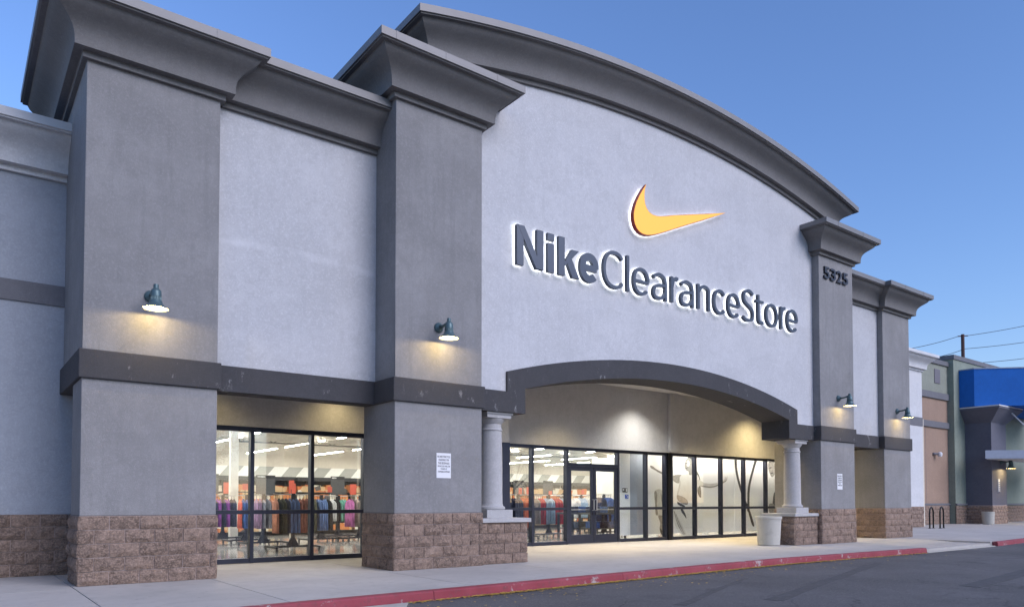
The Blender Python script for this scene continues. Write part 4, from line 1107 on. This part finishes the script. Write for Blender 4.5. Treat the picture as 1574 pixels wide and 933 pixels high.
I([(728, 118), (742, 104), (764, 106), (778, 130), (760, 122), (740, 126)], "printdark", .0045, P3, "printed_hair", zb)
I([(732, 176), (752, 170), (754, 180), (734, 186)], "printdark", .0045, P3, "printed_eye", zb)
I([(744, 228), (766, 222), (768, 232), (748, 238)], "printdark", .0045, P3, "printed_mouth", zb)
I([(730, 290), (756, 264), (790, 270), (830, 320), (846, 340), (856, 460), (840, 530), (770, 560), (724, 540), (722, 420)], "printpale", .0025, P3, "printed_shirt", zb)
I([(806, 345), (838, 340), (850, 400), (856, 470), (830, 500), (800, 540), (762, 560), (766, 460), (780, 410), (806, 418)], "printdark", .0045, P3, "printed_clothing", zb)
I([(724, 530), (760, 520), (800, 545), (870, 480), (880, 560), (800, 580), (770, 610), (730, 610)], "printmid", .006, P3, "printed_knee", zb)
# poster lighting: warm batten at the head of the display
for i, (xa, xb) in enumerate(((17.7, 18.45), (18.85, 22.9), (23.1, 26.5))):
    t_ = empty("poster_light", (xa, yE + .2, 2.86), "warm light batten above the %s poster" % ("leftmost", "middle", "rightmost")[i], "light", "battens above the posters")
    obj("diffuser", box(xa, xb, yE + .20, yE + .27, 2.80, 2.83).mesh("d"), "postertop", t_)
    obj("housing", box(xa, xb, yE + .18, yE + .29, 2.832, 2.90).mesh("h"), "shopwhite", t_)
# stickers at the entrance
hx0, hx1, hz0, hz1 = pxX(955, yQ), pxX(962.8, yQ), pxZ(958, 756.5, yQ), pxZ(958, 749.8, yQ)
HS = empty("hours_plate", (hx0, yQ, hz0), "small dark plate right of the entrance doors", "sign")
obj("plate", box(hx0, hx1, yQ - .052, yQ - .046, hz0, hz1).mesh("p"), "boarddark", HS)
hw_ = hx1 - hx0; hh_ = hz1 - hz0
obj("print", MB().box(hx0 + .08 * hw_, hx0 + .32 * hw_, yQ - .056, yQ - .0525, hz0 + .4 * hh_, hz0 + .85 * hh_).box(hx0 + .66 * hw_, hx0 + .92 * hw_, yQ - .056, yQ - .0525, hz0 + .2 * hh_, hz0 + .9 * hh_).mesh("p"), "posterpaper", HS)
sx0, sx1, sz0, sz1 = pxX(959, yQ), pxX(964.3, yQ), pxZ(961, 766, yQ), pxZ(961, 759.8, yQ)
AC = empty("access_sticker", (sx0, yQ, sz0), "blue wheelchair symbol sticker below the small plate beside the doors", "sticker")
obj("field", box(sx0, sx1, yQ - .052, yQ - .048, sz0, sz1).mesh("p"), "stickerblue", AC)
k_ = (sx1 - sx0) / .18; mx_, mz_ = sx0 + .085 * k_, sz0 + .065 * k_
m = MB(); ring = [(mx_ + .045 * k_ * math.cos(a_ * math.pi / 8), mz_ + .045 * k_ * math.sin(a_ * math.pi / 8)) for a_ in range(9, 22)]
m.tube([(x, yQ - .055, z) for x, z in ring], .007 * k_, 5); m.tube([(mx_ - .015 * k_, yQ - .055, mz_ + .08 * k_), (mx_ - .01 * k_, yQ - .055, mz_ + .035 * k_), (mx_ + .035 * k_, yQ - .055, mz_ + .035 * k_), (mx_ + .06 * k_, yQ - .055, mz_ - .02 * k_)], .009 * k_, 5)
m.lathe([(0.001, mz_ + .085 * k_), (.014 * k_, mz_ + .09 * k_), (.014 * k_, mz_ + .105 * k_), (.001, mz_ + .11 * k_)], mx_ - .017 * k_, yQ - .055, 8)
obj("symbol", m.mesh("s"), "sheetwhite", AC)

# ------------------------------------------------------------------ street furniture
PT = MB(); PT.lathe([(0.285, 0.006), (0.30, 0.02), (0.345, 0.74), (0.362, 0.745), (0.365, 0.81), (0.355, 0.82), (0.31, 0.82), (0.30, 0.80), (0.27, 0.30), (0.002, 0.29)], 18.55, 12.38, 36, cap=False)
PT = PT.build("concrete_bin", "planterface", smooth=30); tag(PT, "round tapered cream concrete bin beside the right column plinth", "bin")
def hoop(x, y, wd, h, label, rz):
    H = empty("bike_rack", (x, y, 0), label, "bike rack", "hoops of the bike rack", rz)
    pts = [(-wd / 2, 0, .004), (-wd / 2, 0, h - wd / 2)] + [(wd / 2 * -math.cos(a * math.pi / 10), 0, h - wd / 2 + wd / 2 * math.sin(a * math.pi / 10)) for a in range(1, 10)] + [(wd / 2, 0, h - wd / 2), (wd / 2, 0, .004)]
    obj("hoop", MB().tube(pts, .034, 10).mesh("h"), "blackmetal", H, abs_=False, smooth=60)
    for sx in (-1, 1): obj("foot", MB().lathe([(.075, .004), (.075, .016), (.04, .02)], sx * wd / 2, 0, 12).mesh("f"), "blackmetal", H, abs_=False)
hoop(36.55, 15.75, .56, 0.98, "black bike rack hoop nearer the grey pier", R(8))
hoop(37.15, 15.55, .56, 1.0, "black bike rack hoop nearer the tan wall", R(8))
for i, (x, y, lab) in enumerate([(-0.2, 12.9, "scrap of white paper on the paving at the left edge"), (45.2, 16.9, "scrap of paper at the foot of the dark pier"), (44.6, 16.3, "second scrap of paper in front of the dark pier"), (43.6, 17.2, "small scrap of paper on the paving before the green wall")]):
    o = MB().prism(jag([(x - .09, y - .03), (x + .1, y - .05), (x + .08, y + .04), (x - .06, y + .05)], .012, i), .006, 'Z', .004).build("paper_scrap", "paper"); tag(o, lab, "litter")
# dry leaves along the gutter
m = MB(); rnd = random.Random(9)
for i in range(4200):
    x = rnd.choice((rnd.uniform(4.9, 20.6), rnd.uniform(6, 16))); off = abs(rnd.gauss(0, .045)) + .015 if rnd.random() < .93 else abs(rnd.gauss(0, .5)) + .03
    y = ky(x) - .02 - off; a = rnd.uniform(0, 6.3); s_ = rnd.uniform(.012, .032); z = ZR + .004 + rnd.uniform(0, .014)
    m.face([(x + s_ * math.cos(a + k), y + s_ * math.sin(a + k) * .7, z + rnd.uniform(0, .008)) for k in (0, 1.57, 3.14, 4.71)])
o = m.build("dry_leaves", "yellowleaf"); o["kind"] = "stuff"; tag(o, "yellow dry leaves gathered along the foot of the kerb", "leaves")

# ------------------------------------------------------------------ neighbouring building on the right
NB = empty("neighbour_building", (48, 20, 0), "tan and green neighbouring store with blue fascia and flared dark pier", "building")
yT = 18.6
T1 = part("tan_wall", MB().box(38.4, 45.8, yT, yT + .4, 1.10, 8.55), "tanface", NB)
part("olive_wall", MB().box(38.4, 45.4, yT - .03, yT - .002, 7.36, 8.95), "olive", NB)
part("stucco_band", MB().box(38.4, 45.4, yT - .10, yT - .001, 7.0, 7.36), "wingband", NB)
part("stucco_band", MB().box(38.4, 45.4, yT - .10, yT - .001, 5.38, 5.72), "wingband", NB)
part("wall_ledge", MB().box(38.4, 45.4, yT - .08, yT - .001, 1.06, 1.16), "wingband", NB)
part("wall_cap", MB().box(38.4, 45.4, yT - .12, yT + .4, 8.95, 9.2), "wingband", NB)
part("vent_panel", MB().box(43.7, 44.4, yT - .06, yT - .031, 7.87, 8.67), "ventgrey", NB, bevel=.01)
part("mortar_bed", MB().box(38.64, 45.4, yT - .02, yT + .4, 0, 1.06), "mortar", NB)
blocks(NB, (38.66, yT - .02, 0), 6.7, '-Y', seed=91, stuff=True)
part("downspout", MB().box(41.2, 41.32, yT - .16, yT - .04, 0.05, 6.99), "ventgrey", NB, bevel=.01)
part("control_joint", MB().box(42.6, 42.62, yT - .004, yT + .01, 1.17, 5.37), "ventgrey", NB)
part("utility_box", MB().box(39.6, 40.0, yT - .18, yT - .001, 1.3, 1.9), "ventgrey", NB, bevel=.01)
GX0 = 45.4; yG = 18.25
G1 = part("green_wall", MB().box(GX0, 62, yG, yG + 3, 0.0, 9.35), "greenface", NB)
part("parapet_cap", MB().box(GX0 - .06, 62, yG - .06, yG + 3, 9.35, 9.60), "wingband", NB)
blocks(NB, (GX0, yG + 3 - .0, 0), 0.55, '-X', seed=92, stuff=True) if False else None
blocks(NB, (GX0, yG - .004, 0), 15.0, '-Y', 5, seed=93, stuff=True)
part("wall_ledge", MB().box(GX0 - .02, 62, yG - .09, yG, 1.05, 1.15), "wingband", NB)
# flared pier
px0, px1, py0, py1 = 46.8, 48.9, 16.9, yG
DP = part("flared_pier", MB().box(px0, px1, py0, py1, 1.05, 5.6), "darkpier", NB)
m = MB(); rows = []
for o_, z in ((0, 5.6), (0, 5.72), (.25, 6.0), (.62, 6.42), (.66, 6.45), (.66, 6.55)):
    rows.append([(px0 - o_, py1, z), (px0 - o_, py0 - o_, z), (px1 + o_, py0 - o_, z), (px1 + o_, py1, z)])
m.grid(rows); m.face(rows[-1]); part("flared_cap", m, "darkpier", DP)
part("cap_edge", MB().box(px0 - .68, px1 + .68, py0 - .68, py1, 6.55, 6.62), "whitecoping", DP)
part("mortar_bed", MB().box(px0, px1, py0, py1, 0, 1.05), "mortar", DP)
blocks(DP, (px0 - .012, py0, 0), px1 - px0, '-Y', seed=94, stuff=True); blocks(DP, (px0, py1, 0), py1 - py0, '-X', seed=95, stuff=True)
# blue fascia box turned toward the car park
bl = [(46.1, yG - .002), (46.1, 17.46), (49.1, 14.46), (56, 14.46), (56, yG - .002)]
part("blue_fascia", MB().prism(bl, 2.1, 'Z', 6.64), "bluesign", NB)
part("fascia_cap", MB().prism([(46.07, yG - .002), (46.07, 17.445), (49.09, 14.425), (56, 14.425), (56, yG - .002)], .06, 'Z', 8.742), "canopygrey", NB)
# canopy
part("canopy", MB().prism([(45.4, 16.7), (48.4, 13.7), (56, 13.7), (56, 16.85), (46.0, 16.85)], .45, 'Z', 3.62), "canopygrey", NB)
part("canopy_soffit", MB().prism([(45.5, 16.68), (48.45, 13.76), (56, 13.76), (56, 16.83), (46.05, 16.83)], .02, 'Z', 3.598), "whitecoping", NB)
rd = MB().tube([(47.55, 17.25, 7.6), (48.7, 16.0, 5.72), (49.8, 14.8, 4.05)], .04, 8)
part("tie_rod", rd, "whitecoping", NB); part("rod_bracket", MB().box(47.44, 47.62, 17.2, 17.4, 7.5, 7.75), "whitecoping", NB)
make_lamp((48.1, py0, 3.5), "lit grey lamp on the dark flared pier of the neighbouring store", 1.15, power=28)
NP = empty("number_plaque", (48.5, py0, 1.7), "white vertical number plaque below the lamp on the dark pier", "sign")
obj("plaque", box(47.60, 47.84, py0 - .03, py0 - .002, 1.80, 2.55).mesh("p"), "sheetwhite", NP)
m = MB()
for k in range(6): m.box(47.63, 47.81, py0 - .034, py0 - .0305, 1.80 + k * .105, 1.85 + k * .105)
obj("lettering", m.mesh("l"), "ventgrey", NP)
tb = MB().lathe([(.28, .006), (.29, .02), (.31, .62), (.32, .63), (.32, .70), (.26, .70), (.25, .55), (.002, .5)], 45.75, 16.75, 24, cap=False).build("litter_bin", "planterface", smooth=30); tag(tb, "small round concrete bin at the foot of the dark flared pier", "bin")
FL = empty("wall_floodlight", (44.6, yT, 3.9), "small white twin floodlight on the tan wall", "lamp")
m = MB()
m.lathe([(.10, 3.75), (.12, 3.85), (.12, 3.95), (.06, 4.0)], 43.75, yT - .25, 12); obj("head", m.mesh("h"), "sheetwhite", FL)
obj("mount", MB().tube([(43.75, yT - .2, 3.9), (43.45, yT - .05, 3.9), (43.45, yT, 3.9)], .07, 8).mesh("m"), "ventgrey", FL)

# utility pole and wires far behind
def far(u, v, d):
    k = (u - 787) / 1140.4859; c_, s_ = math.cos(R(52.7691)), math.sin(R(52.7691)); h_ = -(v - 738.15) / 1140.4859 + math.tan(R(1.6868))
    return Vector((d * (c_ + s_ * k), d * (s_ - c_ * k), 1.2151 + d * h_))
UP = empty("utility_pole", (far(1484, 600, 95).x, far(1484, 600, 95).y, 0), "brown wooden utility pole rising behind the green store", "pole")
pt = far(1484, 512.5, 95); obj("pole", MB().tube([(pt.x, pt.y, ZR), pt], .26, 10, r2=.2).mesh("p"), "poleblack", UP)
obj("crossarm", MB().tube([far(1476.5, 515.5, 95), far(1492, 514.5, 95)], .07, 6).mesh("c"), "poleblack", UP)
for i, (pa, pb, lab) in enumerate([((1360, 540), (1477, 515.5), "power line left of the utility pole"), ((1491, 514.5), (1700, 470), "power line right of the utility pole, highest"), ((1486, 535), (1700, 503), "power line right of the utility pole, middle"), ((1400, 553), (1484, 536), "lower power line left of the utility pole"), ((1490, 558), (1700, 530), "power line right of the utility pole, lowest")]):
    A_, B_ = far(*pa, 95), far(*pb, 95 if i in (1, 2, 4) else 95)
    pts = [A_.lerp(B_, k / 12) + Vector((0, 0, -.9 * (1 - (2 * k / 12 - 1) ** 2))) * .35 for k in range(13)]
    o = MB().tube(pts, .035, 5).build("power_line", "wire"); tag(o, lab, "wire", "wires beyond the neighbouring store")

# ------------------------------------------------------------------ trees of the car park behind the camera (mirrored in the glass)
def tree(x, y, h, seed, label):
    rnd = random.Random(seed); T_ = empty("parking_lot_tree", (x, y, ZR), label, "tree", "trees in the car park, seen mirrored in the glass")
    tm = MB(); tm.tube([(0, 0, 0), (.05, .02, h * .18), (.0, .08, h * .34)], .17, 8, r2=.11)
    tips = []
    for k in range(9):
        a = k * 2.4; r_ = h * rnd.uniform(.22, .36); z = h * rnd.uniform(.62, .98)
        p0 = Vector((0, .08, h * .32)); p2 = Vector((r_ * math.cos(a), r_ * math.sin(a), z)); p1_ = p0.lerp(p2, .5) + Vector((0, 0, -h * .02)) + Vector((rnd.uniform(-.2, .2),) * 3)
        tm.tube([p0, p1_, p2], .07, 6, r2=.02)
        for j in range(7):
            q0 = p1_.lerp(p2, rnd.uniform(0, 1)); q1 = q0 + Vector((rnd.gauss(0, 1), rnd.gauss(0, 1), rnd.gauss(.3, .7))).normalized() * h * rnd.uniform(.10, .2)
            tm.tube([q0, q1], .018, 4, r2=.006, cap=False); tips += [q0.lerp(q1, f) for f in (.3, .6, .9, 1)]
    obj("trunk", tm.mesh("t"), "bark", T_, abs_=False)
    m = MB()
    for i in range(5200):
        c_ = rnd.choice(tips) + Vector((rnd.gauss(0, 1), rnd.gauss(0, 1), rnd.gauss(0, .8))) * h * .045
        s_ = rnd.uniform(.03, .075); u_ = Vector((rnd.gauss(0, 1), rnd.gauss(0, 1), rnd.gauss(0, 1))).normalized(); v_ = u_.orthogonal().normalized()
        m.face([c_ + u_ * s_, c_ + v_ * s_ * .5, c_ - u_ * s_, c_ - v_ * s_ * .5])
    me = bpy.data.meshes.new("crown"); me.from_pydata(m.v, [], m.f); obj("crown", me, "twigleaf", T_, abs_=False)
tree(10.5, -13, 6.4, 1, "leafy car park tree mirrored in the side window")
tree(26, -9, 6.8, 2, "leafy car park tree mirrored in the glass left of the doors")
tree(33, -11, 7.0, 3, "leafy car park tree mirrored above the entrance doors")
